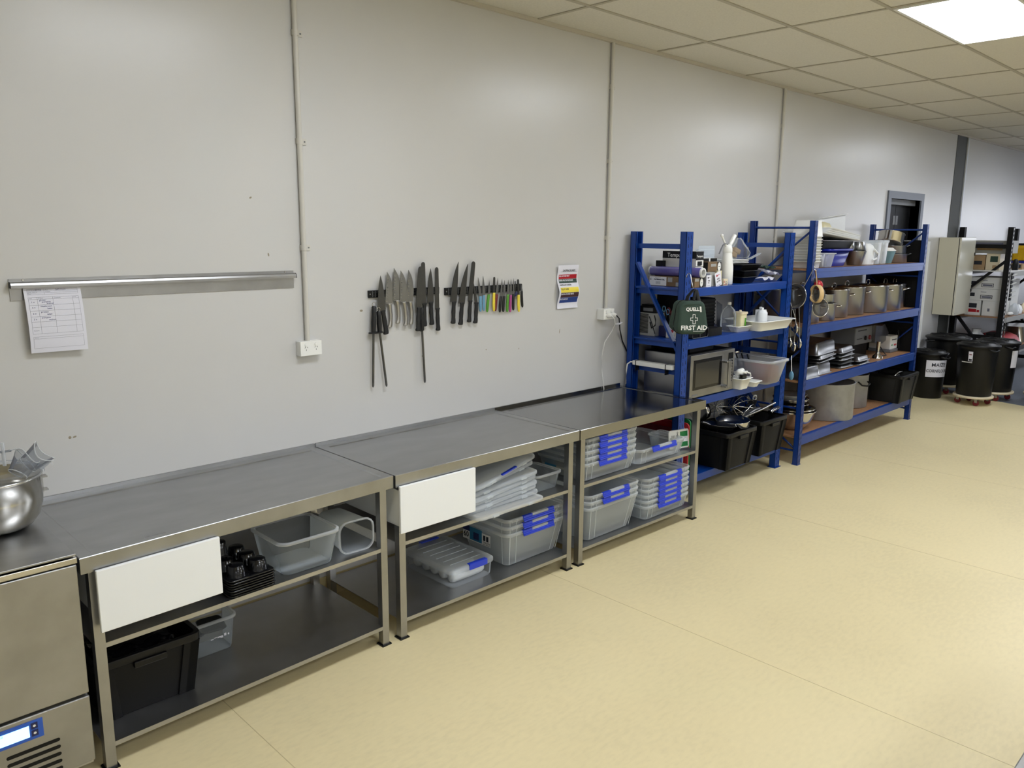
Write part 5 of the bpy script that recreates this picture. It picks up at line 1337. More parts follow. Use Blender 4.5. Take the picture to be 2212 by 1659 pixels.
b = MB(mx); b.loft([rr(-.085,.085,-.075,.075,-.004,.05), rr(-.085,.085,-.075,.075,.004,.05)]); t.part('rim', b, 'white', .003)
b = MB(mx); b.loft([rr(-.07,.05,-.07,.045,.0042,.05), rr(-.07,.05,-.07,.045,.006,.05)]); t.part('black_face', b, 'black')
def cup(name, label, cat, prof, loc, m, group=None, n=24):
    b = MB(); b.lathe(prof, n, 0, loc, cap1=False); return single(name, b, m, label, cat, loc, group=group)
cup('steel_tumbler', 'steel tumbler standing upright under the upturned ones', 'tumbler', [(.062,0),(.065,.003),(.098,.125),(.100,.128),(.096,.128),(.062,.006)], (6.69,-.44,ZA2), 'steel_tall')
for i, (x, y) in enumerate(((6.625,-.40),(6.735,-.45))):
    cup('steel_tumbler', ('upturned steel tumbler on the left of the upright one','upturned steel tumbler on the right of the upright one')[i], 'tumbler', [(.062,.129),(.065,.131),(.052,.208),(.048,.21),(.001,.21)], (x,y,ZA2), 'steel_tall')
t = Thing('white_jug', 'cream plastic jug with a moulded handle beside the steel tumblers', 'jug', (6.90,-.42,ZA2))
b = MB(); b.loft([rr(6.82,7.0,-.50,-.36,ZA2,.03), rr(6.815,7.005,-.505,-.355,ZA2+.14,.035), rr(6.83,6.99,-.49,-.37,ZA2+.175,.04), rr(6.86,6.96,-.47,-.39,ZA2+.192,.03)]); t.part('body', b, 'white_soft')
b = MB(); b.tube([(6.93,-.507,ZA2+.04),(6.97,-.525,ZA2+.05),(6.985,-.528,ZA2+.1),(6.94,-.507,ZA2+.14)], .012, 8); t.part('handle', b, 'white_soft')
for i, x in enumerate((7.055, 7.215)):
    t = Thing('clear_container', ('square frosted container, left of the pair on the top shelf','square frosted container with a sauce bottle inside, right of the pair')[i], 'container', (x,-.44,ZA2))
    b = MB(); b.loft([rr(x-.06,x+.06,-.50,-.38,ZA2+.002,.02), rr(x-.07,x+.07,-.51,-.37,ZA2+.21,.022)], 0, True, False); t.part('body', b, 'clear_rim')
    b = MB(); b.loft([rr(x-.075,x+.075,-.515,-.365,ZA2+.2,.022), rr(x-.075,x+.075,-.515,-.365,ZA2+.222,.022), rr(x-.068,x+.068,-.508,-.372,ZA2+.222,.02)], 0, False, False); t.part('rim', b, 'clear')
cup('sauce_bottle', 'white sauce bottle with pointed nozzle in the right frosted container', 'bottle', [(.035,.004),(.035,.12),(.03,.13),(.012,.145),(.008,.19),(.001,.19)], (7.215,-.44,ZA2), 'white')
t = Thing('teal_container', 'pale teal container with a white lid beside the frosted pair', 'container', (7.43,-.42,ZA2))
b = MB(); b.loft([rr(7.37,7.48,-.48,-.36,ZA2,.03), rr(7.345,7.515,-.505,-.335,ZA2+.12,.04)]); t.part('body', b, 'teal')
b = MB(); b.loft([rr(7.34,7.52,-.51,-.33,ZA2+.12,.04), rr(7.37,7.49,-.48,-.36,ZA2+.15,.03)]); t.part('lid', b, 'white')
def saucepan(label, loc, R, h, mx2, hd):
    t = Thing('saucepan', label, 'saucepan', loc)
    mx = T(*loc) @ mx2
    b = MB(mx); b.lathe([(R-.01,0),(R,.008),(R,h-.004),(R+.005,h),(R-.003,h),(R-.004,.008),(.001,.006)], 30); t.part('pan', b, 'steel_bright' if h > .09 else 'steel_tall')
    b = MB(mx); b.tube([(R*math.cos(hd)-.005*math.cos(hd),R*math.sin(hd),h*.72),((R+.06)*math.cos(hd),(R+.06)*math.sin(hd),h*.8),((R+.125)*math.cos(hd),(R+.125)*math.sin(hd),h*1.02)], [.012,.008,.010], 10, flat=.6); t.part('handle', b, 'steel')
saucepan('lowest of three stacked steel saucepans, handle to the right', (7.78,-.36,ZA2), .14, .085, RZ(0), -.35)
saucepan('middle of three stacked steel saucepans, handle to the right', (7.77,-.36,ZA2+.087), .13, .08, RZ(0), -.30)
saucepan('topmost steel saucepan tilted over the other two', (7.72,-.35,ZA2+.19), .122, .10, RY(.33), -.45)

# --- second shelf: stock pots
ZB2 = 1.1785
def stockpot(label, R, h, loc, lid=True, m='steel_tall', handles=True, had=-.9, name='stock_pot'):
    t = Thing(name, label, 'stock pot', loc, 0, 'steel stock pots' if m == 'steel_tall' else None)
    b = MB(); b.lathe([(R-.006,0),(R,.006),(R,h-.006),(R+.005,h-.002),(R+.005,h),(R-.002,h),(R-.003,.008),(.001,.006)], 36); t.part('pot', b, m, local=True)
    if handles:
        for s in (0, PI):
            a = had+s; c, q = math.cos(a), math.sin(a)
            b = MB(); b.tube([(R*c-q*.045,R*q+c*.045,h*.80),((R+.04)*c-q*.042,(R+.04)*q+c*.042,h*.84),((R+.048)*c,(R+.048)*q,h*.845),((R+.04)*c+q*.042,(R+.04)*q-c*.042,h*.84),(R*c+q*.045,R*q-c*.045,h*.80)], .005, 8); t.part('handle', b, 'steel_bright', local=True)
    if lid:
        b = MB(); b.lathe([(R+.004,h),(R+.007,h+.004),(R-.01,h+.008),(R*.5,h+.02),(.001,h+.022)], 30, cap0=False); l = t.part('lid', b, 'steel_bright', local=True)
        b = MB(); b.tube([(-.04,0,h+.018),(-.038,0,h+.045),(-.02,0,h+.056),(.02,0,h+.056),(.038,0,h+.045),(.04,0,h+.018)], .004, 8); t.sub(l, 'lid_handle', b, 'steel_bright', local=True)
    return t
stockpot('small open steel pot at the front left of the pot shelf, under the sieve', .088, .155, (5.83,-.45,ZB2), False)
stockpot('squat steel pot at the front beside the small open pot', .100, .150, (6.10,-.45,ZB2), False)
stockpot('steel insert pot standing on the squat front pot', .085, .075, (6.10,-.45,ZB2+.152), False, handles=False)
stockpot('tall lidded stock pot at the back left corner of the pot shelf', .15, .27, (5.76,-.20,ZB2))
stockpot('lidded stock pot behind the squat front pots', .135, .255, (6.15,-.22,ZB2))
stockpot('lidded stock pot just left of the wide middle pot, rim at its shoulder', .135, .245, (6.46,-.37,ZB2))
stockpot('wide lidded stock pot in the middle of the pot row', .165, .25, (6.83,-.33,ZB2))
stockpot('widest lidded stock pot, third from the right end of the pot row', .19, .25, (7.24,-.36,ZB2))
stockpot('lidded stock pot second from the right end of the pot row', .16, .245, (7.62,-.38,ZB2))
stockpot('lidded stock pot at the right end of the pot row', .105, .24, (7.892,-.37,ZB2))

# --- hanging from the left end of the long shelving
def strainer(label, hook, c, R, nrm, dp, m, hm, handle_pts, group='strainers hanging on the shelving end'):
    t = Thing('strainer', label, 'strainer', hook, 0, group)
    n = Vector(nrm).normalized(); u = n.cross(Vector((0,0,1))).normalized(); v = u.cross(n)
    mx = Matrix((u, v, n)).transposed().to_4x4(); mx.translation = c
    b = MB(mx); b.tube([(R*math.cos(a), R*math.sin(a), 0) for a in [2*PI*k/28 for k in range(28)]], .004, 6, 0, True); t.part('rim', b, 'steel_bright')
    b = MB(mx); b.lathe([(R,0),(R*.9,-dp*.45),(R*.65,-dp*.8),(R*.3,-dp*.97),(.001,-dp)], 28, cap0=False, cap1=False); t.part('mesh_bowl', b, m)
    b = MB(); b.tube(handle_pts, .006, 8, flat=.6); t.part('handle', b, hm)
mesh_m = clear('wire_mesh', (96,94,90), .55, .4); M['wire_mesh'] = mesh_m
t = Thing('wire_hook', 'bent wire hook on the long shelving post holding the strainers', 'hook', (5.5,-.61,1.66))
b = MB(); b.tube([(5.56,-.60,1.70),(5.54,-.61,1.71),(5.52,-.615,1.69),(5.50,-.625,1.655),(5.495,-.63,1.635),(5.505,-.64,1.628),(5.52,-.64,1.64)], .003, 6); t.part('wire', b, 'steel_bright')
strainer('large round wire sieve hanging on the left of the wooden one', (5.5,-.60,1.63), (5.46,-.50,1.42), .10, (-.98,.12,.1), .05, 'wire_mesh', 'steel', [(5.50,-.615,1.635),(5.49,-.585,1.56),(5.475,-.555,1.49)])
strainer('strainer with a pale wooden rim and handle', (5.51,-.63,1.63), (5.515,-.655,1.445), .064, (-.86,.5,0), .06, 'wire_mesh', 'wood', [(5.505,-.635,1.635),(5.51,-.645,1.57),(5.515,-.65,1.51)])
b = MB(); 
n = Vector((-.86,.5,0)); u = n.cross(Vector((0,0,1))).normalized()
b.loft([[Vector((5.512,-.657,1.445))+n*o+u*r*math.cos(a)+Vector((0,0,r*math.sin(a))) for a in [2*PI*k/24 for k in range(24)]] for r, o in ((.066,.022),(.072,.022),(.072,-.016),(.066,-.016))], 0, False, False, closed=True); 
[o for o in COL.objects if o.name.startswith('strainer')]
t2 = [o for o in COL.objects if o.name == 'strainer.001'][0]
obj('wooden_hoop', b, 'wood', t2, off=tuple(t2.location))
strainer('round wire sieve hanging lowest, against the small open pot', (5.53,-.62,1.60), (5.64,-.635,1.325), .075, (-.5,-.85,.1), .04, 'wire_mesh', 'steel', [(5.53,-.625,1.62),(5.56,-.63,1.52),(5.61,-.635,1.40)])
t = Thing('scoop', 'red scoop hanging behind the wooden strainer', 'scoop', (5.57,-.63,1.63))
b = MB(); b.tube([(5.53,-.62,1.635),(5.545,-.625,1.58),(5.565,-.63,1.54)], .009, 8, flat=.5); t.part('handle', b, 'red_dark')
b = MB(); b.sphere((5.585,-.63,1.51), .036, 8, 0, 1.1); t.part('bowl', b, 'red')
UT = [((5.46,-.46,1.38),(5.47,-.50,1.27),(5.475,-.52,1.19),'steel_bright','steel ladle hanging highest below the sieves'),
 ((5.47,-.50,1.33),(5.475,-.515,1.20),(5.48,-.51,1.04),'steel_bright','long steel spoon hanging below the sieves'),
 ((5.48,-.53,1.33),(5.485,-.545,1.20),(5.485,-.555,1.07),'steel_bright','steel tongs arm hanging below the sieves, front one'),
 ((5.475,-.47,1.33),(5.475,-.475,1.20),(5.475,-.475,1.07),'steel','steel server hanging below the sieves, back one'),
 ((5.47,-.43,1.10),(5.47,-.44,.98),(5.47,-.44,.88),'steel_bright','steel utensil hanging lower by the clear tub, back one'),
 ((5.475,-.50,.93),(5.475,-.505,.86),(5.475,-.51,.80),'white','white brush with a light blue end hanging by the clear tub'),
 ((5.46,-.38,.95),(5.46,-.385,.85),(5.46,-.385,.74),'black','black-handled utensil hanging by the clear tub')]
for i, (p, q, r, m, l) in enumerate(UT):
    t = Thing('hanging_utensil', l, 'utensil', p, 0, 'utensils hanging between the blue shelvings')
    b = MB(); b.tube([p, q, r], [.005,.004,.006], 8, flat=.6); t.part('handle', b, m)
    b = MB(); b.lathe([(.001,-.075),(.012,-.07),(.022,-.045),(.020,-.02),(.010,-.003),(.004,.004)], 14, 0, r, sx=.45); t.part('head', b, 'sky' if i == 5 else 'steel_bright')

# --- third shelf: roasting pans and machines
ZC2 = .7155
def pan(label, w, d, h, loc, rz=0, ry=0, m='alu_dull', up=False, group='upturned roasting pans', r=.03):
    t = Thing('roasting_pan', label, 'roasting pan', loc, rz, group); t.o.rotation_euler = (0, ry, rz)
    x, y = w/2, d/2
    b = MB(); b.loft([rr(-x-.014,x+.014,-y-.014,y+.014,0,r+.01), rr(-x-.014,x+.014,-y-.014,y+.014,.004,r+.01), rr(-x,x,-y,y,.005,r), rr(-x+.006,x-.006,-y+.006,y-.006,h*.8,r), rr(-x+.022,x-.022,-y+.022,y-.022,h,r*.7)], 0, False, True)
    t.part('body', b, m, local=True)
pan('deep upturned steel pan at the front left corner of the pan shelf', .30, .38, .095, (5.745,-.37,ZC2))
pan('upturned steel pan, lowest of the pile right of the deep corner pan', .27, .33, .10, (6.065,-.36,ZC2))
pan('upturned steel pan, second of the tilted pile', .31, .35, .055, (6.09,-.35,ZC2+.112), 0, -.05)
pan('upturned steel pan, third of the tilted pile', .32, .36, .05, (6.09,-.35,ZC2+.145), .03, -.07)
pan('largest dark upturned pan on top of the tilted pile', .36, .38, .105, (6.09,-.33,ZC2+.178), 0, -.05)
for i in range(5):
    pan('small steel pan, %s of the narrow pile in the middle of the shelf' % ('bottom','second','third','fourth','top')[i], .27, .26, .045, (6.55,-.38,ZC2+.004+.035*i), .02*(-1)**i, -.012*i, 'alu_dull' if i != 1 else 'charcoal')
for i in range(2):
    pan('shallow steel pan, %s of the low pair before the machine' % ('lower','upper')[i], .24, .25, .04, (6.86-.015*i,-.42,ZC2+.004+.032*i), 0, -.02)
t = Thing('slicing_machine', 'grey food machine with an angled steel chute and red knobs on the pan shelf', 'machine', (7.4,-.3,ZC2))
b = MB(); b.box(7.10, 7.56, -.34, -.09, ZC2+.13, ZC2+.30); t.part('housing', b, 'grey', .008)
b = MB(); b.box(7.14, 7.5, -.30, -.11, ZC2, ZC2+.13); t.part('base', b, 'black_matt', .006)
b = MB(); q = [(7.50,.30),(7.66,.285),(7.78,.19),(7.70,.10),(7.60,.11),(7.50,.13)]
b.prism(q, lambda x,z: (x,-.375,ZC2+z), lambda x,z: (x,-.345,ZC2+z)); b.prism([(7.66,.285),(7.74,.30),(7.86,.20),(7.79,.12),(7.70,.10),(7.78,.19)], lambda x,z: (x,-.37,ZC2+z), lambda x,z: (x,-.20,ZC2+z)); t.part('chute', b, 'steel')
for x, m in ((7.34,'black'),(7.44,'red_dark')):
    b = MB(T(x,-.34,ZC2+.185) @ RX(PI/2)); b.lathe([(.022,0),(.022,.012),(.018,.016),(.001,.016)], 14); t.part('knob', b, m)
b = MB(); b.box(7.16, 7.36, -.3408, -.34, ZC2+.262, ZC2+.272); b.box(7.14, 7.27, -.3408, -.34, ZC2+.182, ZC2+.19); t.part('faded_print', b, 'ink_dark')
t = Thing('stick_blender', 'upright steel blender foot standing before the food machine', 'blender foot', (7.33,-.48,ZC2))
b = MB(); b.lathe([(.05,0),(.046,.02),(.02,.045),(.018,.06),(.018,.16),(.022,.165)], 20, 0, (7.33,-.48,ZC2)); t.part('shaft', b, 'steel_bright')
b = MB(); b.tube([(7.40,-.46,ZC2+.006),(7.55,-.48,ZC2+.006),(7.64,-.42,ZC2+.02),(7.60,-.38,ZC2+.10)], .005, 6); t.part('lead', b, 'black')
t = Thing('sealing_machine', 'small white machine with red and green buttons at the right end of the pan shelf', 'machine', (7.87,-.35,ZC2))
b = MB(); b.box(7.80, 7.985, -.42, -.20, ZC2+.03, ZC2+.17); t.part('housing', b, 'card_white', .008)
b = MB(); b.box(7.79, 7.99, -.43, -.20, ZC2, ZC2+.03); t.part('base', b, 'grey', .004)
for x, m in ((7.84,'green'),(7.90,'red'),(7.94,'red')):
    b = MB(T(x,-.42,ZC2+.075) @ RX(PI/2)); b.lathe([(.01,0),(.01,.004),(.001,.005)], 10); t.part('button', b, m)
b = MB(); b.box(7.83, 7.95, -.4208, -.42, ZC2+.125, ZC2+.135); t.part('faded_print', b, 'ink_dark')
b = MB(); b.tube([(7.96,-.40,ZC2+.17),(7.98,-.42,ZC2+.22),(7.99,-.43,ZC2+.12),(7.985,-.44,ZC2+.03)], .005, 6); t.part('lead', b, 'black')
b = MB(); b.box(7.58, 7.95, -.185, -.08, ZC2+.0, ZC2+.33); single('dark_appliance', b, 'black_matt', 'dark appliance at the back behind the sealing machine', 'appliance', (7.76,-.15,ZC2), bev=.01)

# --- bottom shelf
ZD2 = .2455
def bowl(label, R, h, loc, m='steel_bright'):
    b = MB(); b.lathe([(R*.45,0),(R*.6,h*.08),(R*.85,h*.5),(R*.97,h*.92),(R+.004,h),(R+.004,h+.004),(R*.95,h*.96),(R*.8,h*.5),(R*.5,h*.1),(.001,h*.06)], 32, 0, loc)
    return single('mixing_bowl', b, m, label, 'bowl', loc, group='steel bowls on the bottom shelf')
bowl('large steel bowl under the nested bowl pile', .20, .165, (5.80,-.38,ZD2))
bowl('second bowl nested in the large steel bowl', .19, .155, (5.80,-.38,ZD2+.03))
bowl('steel bowl, third of the nested pile', .155, .12, (5.80,-.36,ZD2+.10))
bowl('steel bowl, fourth of the nested pile', .15, .12, (5.80,-.36,ZD2+.145))
bowl('pale bowl topping the nested pile', .135, .11, (5.79,-.36,ZD2+.19), 'alu')
b = MB(); b.lathe([(.09,0),(.15,.09),(.155,.1),(.148,.1),(.085,.006)], 28, 0, (5.60,-.36,ZD2+.002)) 
single('steel_dish', b, 'steel_bright', 'steel dish under the left end brace of the long shelving', 'dish', (5.60,-.36,ZD2)) if False else None
stockpot('large dull aluminium pot standing open on the bottom shelf', .255, .335, (6.48,-.36,ZD2), False, 'alu', False, name='aluminium_pot')
stockpot('tall aluminium pot with a dark loop handle right of the big one', .185, .325, (7.12,-.30,ZD2), False, 'alu', False, name='aluminium_pot')
pot2 = [o for o in COL.objects if o.name == 'aluminium_pot.001'][0]
b = MB(); b.tube([(-.12,-.148,.265),(-.115,-.185,.235),(-.06,-.215,.225),(-.005,-.215,.24),(-.01,-.19,.265)], .008, 8); obj('loop_handle', b, 'black', pot2)
b = MB(); b.lathe([(.12,0),(.125,.004),(.125,.10),(.12,.10)], 28, 0, (7.20,-.20,ZD2+.33)); single('aluminium_pan', b, 'alu', 'small aluminium pan set on the tall pot at the back', 'pan', (7.2,-.2,ZD2+.33)) if False else None
crate('black crate with steel tools at the right end of the bottom shelf, tan rim edge', .46, .42, .285, (7.735,-.47,ZD2), 0, 'black_crate', 'grey')
b = MB(); b.tube([(7.58,-.57,ZD2+.27),(7.64,-.58,ZD2+.30),(7.74,-.58,ZD2+.30),(7.78,-.57,ZD2+.28)], .008, 8); single('steel_tool', b, 'steel_bright', 'bright steel tool across the rim of the right end crate', 'tool', (7.6,-.53,ZD2+.27))
b = MB(); b.box(7.60, 7.80, -.55, -.35, ZD2+.20, ZD2+.26); single('black_pan', b, 'black_matt', 'black pan inside the right end crate', 'pan', (7.7,-.4,ZD2+.2), bev=.01)
# ---------------------------------------------------------------- electrical cabinet on the wall
t = Thing('electrical_cabinet', 'tall cream steel wall cabinet beside the black rack', 'cabinet', (10.4, -.02, .93))
b = MB(); b.box(10.20, 10.76, -.232, -.006, .928, 1.888); t.part('box', b, 'cabinet', .003)
b = MB(); b.box(10.205, 10.762, -.262, -.24, .926, 1.890); d = t.part('door', b, mat('cabinet_door_paint', (214,212,196), .18), .004)
b = MB(); b.box(10.21, 10.755, -.24, -.232, .935, 1.88); t.part('door_seal', b, 'black')
for z in (1.22, 1.68):
    b = MB(); b.box(10.74, 10.775, -.268, -.255, z-.02, z+.02); t.sub(d, 'lock', b, 'black')
b = MB(); b.box(10.225, 10.25, -.2625, -.262, .945, .953); t.sub(d, 'plate', b, 'grey')
b = MB(); b.tube([(9.98,-.03,1.86),(9.93,-.03,.25)], .012, 8); single('white_stick', b, 'white_soft', 'long white batten standing against the wall left of the cream cabinet', 'batten', (9.95,-.03,.25)) if False else None
b = MB(); b.box(9.80, 9.825, -.03, -.002, .0, 1.84); single('cover_strip', b, 'white_soft', 'white upright cover strip on the wall left of the cream cabinet', 'cover strip', (9.81,-.01,0))

# ---------------------------------------------------------------- black rack
KX0, KX1, KY = 10.84, 13.4, -.645
t = Thing('black_rack', 'black pallet rack with white-edged shelves at the far right', 'rack', (12.1,-.33,0))
for x0 in (KX0, KX1-.09):
    for y0 in (KY, -.09):
        b = MB(); b.box(x0, x0+.085, y0, y0+.004, .006, 2.02); b.box(x0, x0+.004, y0, y0+.058, .006, 2.02); b.box(x0+.081, x0+.085, y0, y0+.058, .006, 2.02)
        u = t.part('upright', b, 'black_matt')
        b = MB()
        for i in range(38):
            z = .06+i*.052; b.box(x0+.03, x0+.055, y0-.001, y0, z, z+.026)
        t.sub(u, 'punched_holes', b, 'card_white') if y0 == KY else None
        b = MB(); b.box(x0-.01, x0+.095, y0-.01, y0+.068, 0, .006); t.sub(u, 'foot_plate', b, 'black_matt')
    for z in (1.78, .62, .1):
        b = MB(); b.bar((x0+.04,KY+.05,z),(x0+.04,-.08,z), .03, .05); t.part('cross_brace', b, 'black_matt')
    for p, q in (((x0+.04,-.08,1.12),(x0+.04,KY+.05,1.60)), ((x0+.04,-.08,.90),(x0+.04,KY+.2,.45))):
        b = MB(); b.bar(p, q, .03, .05, 0, (1,0,0)); t.part('diagonal_brace', b, 'black_matt')
for z in (1.475, .885, .45):
    for y0 in (KY+.005, -.05):
        b = MB(); b.box(KX0+.085, KX1-.09, y0, y0+.04, z-.075, z-.012); t.part('beam', b, 'card_grey' if z > .8 else 'black_matt', .002)
    b = MB(); b.box(KX0+.01, KX1-.01, KY+.01, -.03, z-.012, z); t.part('shelf_board', b, 'board' if z < 1 else 'card_white')
# boxes on it
def carton(name, label, x0, x1, y0, y1, z0, z1, m, prints=(), bev=.003, group=None):
    t = Thing(name, label, 'carton', ((x0+x1)/2, (y0+y1)/2, z0), 0, group)
    b = MB(); b.box(x0, x1, y0, y1, z0, z1); t.part('box', b, m, bev)
    if prints:
        b = MB(); ms = []
        for i, (a0, a1, c0, c1, pm) in enumerate(prints):
            b.box(x0-.001, x0, y0+(y1-y0)*a0, y0+(y1-y0)*a1, z0+(z1-z0)*c0, z0+(z1-z0)*c1, i); ms.append(pm)
        t.part('printing', b, ms)
    b = MB(); b.box(x0-.0006, x1+.0006, (y0+y1)/2-.02, (y0+y1)/2+.02, z1, z1+.001); t.part('tape', b, 'cream')
    return t
ZR = 1.476
carton('brown_carton', 'brown carton with black lettering on the rack shelf behind the cream cabinet', 10.98, 11.3, -.33, -.16, ZR, ZR+.19, 'card', ((.2,.75,.35,.6,'ink_dark'),))
carton('brown_carton', 'tan carton with a dark label on the upper rack shelf', 10.98, 11.35, -.50, -.34, ZR, ZR+.21, 'cream', ((.15,.7,.5,.85,'green_dark'),(.2,.5,.1,.3,'card')))
carton('printed_carton', 'long grey carton printed all over, lying on top of the brown cartons', 10.97, 11.5, -.56, -.14, ZR+.212, ZR+.375, 'card_grey', ((.1,.9,.65,.85,'ink'),(.1,.8,.25,.5,'card'),(.85,.98,.1,.9,'white')))
ZR2 = .886
for i in range(2):
    carton('white_carton', 'white carton with a framed black stamp, %s of two on the lower rack shelf' % ('lower','upper')[i], 10.97, 11.45, -.56, -.18, ZR2+.195+.152*i, ZR2+.195+.152*i+.15, 'card_white', ((.25,.62,.16,.20,'ink_dark'),(.25,.62,.44,.48,'ink_dark'),(.25,.27,.16,.48,'ink_dark'),(.60,.62,.16,.48,'ink_dark'),(.29,.58,.24,.40,'ink'),(.45,.62,.72,.76,'ink'),(.80,.97,.35,.65,'ink_dark')), group=None)
carton('jar_carton', 'white carton with a dark and red label under the two stamped cartons', 10.97, 11.4, -.34, -.16, ZR2, ZR2+.194, 'card_white', ((.25,.8,.5,.8,'ink_dark'),(.25,.8,.2,.42,'red'),(.05,.22,.2,.35,'red')))
carton('plain_carton', 'plain white carton at the front under the two stamped cartons', 10.97, 11.4, -.56, -.36, ZR2, ZR2+.194, 'card_white', ((.55,.68,.3,.5,'ink'),))
for i, (y0, y1) in enumerate(((-.30,-.14),(-.52,-.32))):
    carton('plain_carton', ('plain pale carton at the back between the rack shelves','plain pale carton at the front between the rack shelves')[i], 11.6, 11.95, y0, y1, ZR2, ZR2+.45, 'card_white')
t = Thing('yellow_crate', 'yellow slatted plastic crate on the upper rack shelf at the right edge', 'crate', (12.3,-.4,ZR))
b = MB(); x0, x1, y0, y1 = 11.75, 12.35, -.60, -.20
b.box(x0,x1,y0,y1,ZR+.11,ZR+.12); b.box(x0,x0+.012,y0,y1,ZR+.11,ZR+.30); b.box(x1-.012,x1,y0,y1,ZR+.11,ZR+.30); b.box(x0,x1,y0,y0+.012,ZR+.11,ZR+.30); b.box(x0,x1,y1-.012,y1,ZR+.11,ZR+.30)
t.part('body', b, 'yellow_dark', .003)
b = MB(); b.box(x0-.015,x1+.015,y0-.015,y0,ZR+.27,ZR+.305); b.box(x0-.015,x0,y0,y1,ZR+.27,ZR+.305); b.box(x0-.015,x1+.015,y1,y1+.015,ZR+.27,ZR+.305); b.box(x1,x1+.015,y0,y1,ZR+.27,ZR+.305); t.part('rim', b, 'yellow_dark', .003)
b = MB()
for k in range(7): b.box(x0-.008, x0, y0+.02+k*.06, y0+.03+k*.06, ZR+.12, ZR+.27)
for k in range(9): b.box(x0+.02+k*.07, x0+.03+k*.07, y0-.008, y0, ZR+.12, ZR+.27)
t.part('ribs', b, 'yellow_dark')
b = MB(); b.box(11.76, 12.36, -.595, -.205, ZR, ZR+.11); single('blue_carton', b, 'blue_tub', 'blue carton carrying the yellow crate', 'carton', (12.06,-.4,ZR), bev=.003)
t = carton('brown_carton', 'brown carton with big letters before the blue carton at the right edge', 11.55, 11.74, -.62, -.45, ZR, ZR+.075, 'card', ((.1,.45,.25,.8,'ink_dark'),(.55,.9,.25,.8,'ink_dark')))
b = MB(); b.lathe([(.07,0),(.075,.1),(.05,.14),(.02,.15),(.001,.15)], 16, 0, (11.40,-.60,ZR)); single('black_helmet', b, 'black_gloss', 'black rounded lump on the rack shelf by the front post', 'lump', (11.4,-.6,ZR)) if False else None
b = MB(); b.loft([[(11.30+.06*math.cos(a)*s,-.60+.035*math.sin(a)*s,ZR+z) for a in [2*PI*k/12 for k in range(12)]] for z, s in ((0,1),(.06,1.1),(.12,.9),(.14,.4))]); single('black_pouch', b, 'black_matt', 'black pouch on the upper rack shelf right of the front post', 'pouch', (11.30,-.60,ZR))
for i, (x, z, s) in enumerate(((11.50,ZR2,.10),(11.70,ZR2,.08),(12.0,ZR2,.09))):
    b = MB(); rnd = random.Random(i)
    b.loft([[(x+s*k2*math.cos(a)*(1+.3*rnd.random()), -.60+.5*s*k2*math.sin(a), z+h) for a in [2*PI*k/12 for k in range(12)]] for h, k2 in ((0,1),(s*.6,1.1),(s*1.2,.8),(s*1.5,.2))])
    single('packet', b, ('clear_rim','white_soft','cream')[i], ('crinkled clear packet on the wooden rack shelf','white packet further right on the wooden rack shelf','cream bag at the right end of the wooden rack shelf')[i], 'packet', (x,-.60,z))
b = MB(); b.loft([[(11.17+k*.07, -.62+.03*math.cos(a)*s, ZR2+.025+.022*math.sin(a)*s) for a in [2*PI*j/10 for j in range(10)]] for k, s in ((0,.4),(.4,1),(1,1.1),(1.7,1),(2.2,.4))]); single('foil_packet', b, 'card_white', 'long white and brown packet lying at the front of the wooden rack shelf', 'packet', (11.2,-.62,ZR2), bev=0)
carton('grey_carton', 'grey-white carton behind the front post on the wooden rack shelf', 11.46, 11.59, -.52, -.34, ZR2, ZR2+.22, 'card_grey')
# strip of small parts hung on the post, and its chain
t = Thing('parts_strip', 'dark strip with white clips hanging beside the front rack post', 'strip', (11.0,-.67,1.2))
b = MB(); b.box(10.945, 11.02, -.668, -.655, 1.10, 1.45); t.part('backing', b, 'black_matt')
for k in range(6):
    b = MB(); b.bar((10.94,-.67,1.14+k*.055),(11.01,-.70,1.165+k*.055), .03, .006); t.part('clip', b, 'card_white')
t = Thing('steel_chain', 'thin steel chain hanging down the front rack post', 'chain', (10.95,-.665,.6))
b = MB()
for k in range(22):
    z = .95-k*.026
    b.tube([(10.935+.006*math.cos(a)*(k % 2), -.66-.006*math.cos(a)*((k+1) % 2), z+.015*math.sin(a)) for a in [2*PI*j/10 for j in range(10)]], .0018, 5, 0, True)
t.part('links', b, 'steel_bright')
# things on the low shelf
b = MB(); b.loft([rr(11.2,12.1,-.60,-.15,.451,.06), rr(11.25,12.05,-.56,-.2,.56,.1), rr(11.4,11.9,-.5,-.28,.61,.08)]); single('red_bag', b, 'red', 'large red bag on the lowest rack shelf behind the bins', 'bag', (11.6,-.4,.451))
t = Thing('clear_pack', 'shiny pack beside the red bag on the lowest shelf', 'pack', (12.4,-.5,.4515))
b = MB(); b.loft([rr(12.12,12.8,-.62,-.3,.4515,.05), rr(12.16,12.76,-.58,-.33,.66,.08)]); t.part('pack', b, 'steel_bright')
b = MB(); b.box(12.25, 12.45, -.624, -.615, .50, .58); t.part('label', b, 'paper')
b = MB(); rnd = random.Random(4); b.loft([[(11.14+.12*s*math.cos(a)*(1+.3*rnd.random()), -.28+.11*s*math.sin(a)*(1+.2*rnd.random()), .451+z) for a in [2*PI*k/12 for k in range(12)]] for z, s in ((0,1),(.08,1.1),(.16,.8),(.2,.4),(.24,.5))]); single('tied_bag', b, 'white_soft', 'tied white bag with red print on the lowest rack shelf at the left', 'bag', (11.14,-.28,.451))
b = MB(); b.loft([rr(10.95,11.2,-.58,-.42,.451,.04), rr(10.96,11.19,-.57,-.43,.66,.05)]); single('dark_sack', b, 'black_matt', 'dark sack beside the front rack post on the lowest shelf', 'sack', (11.07,-.5,.451))

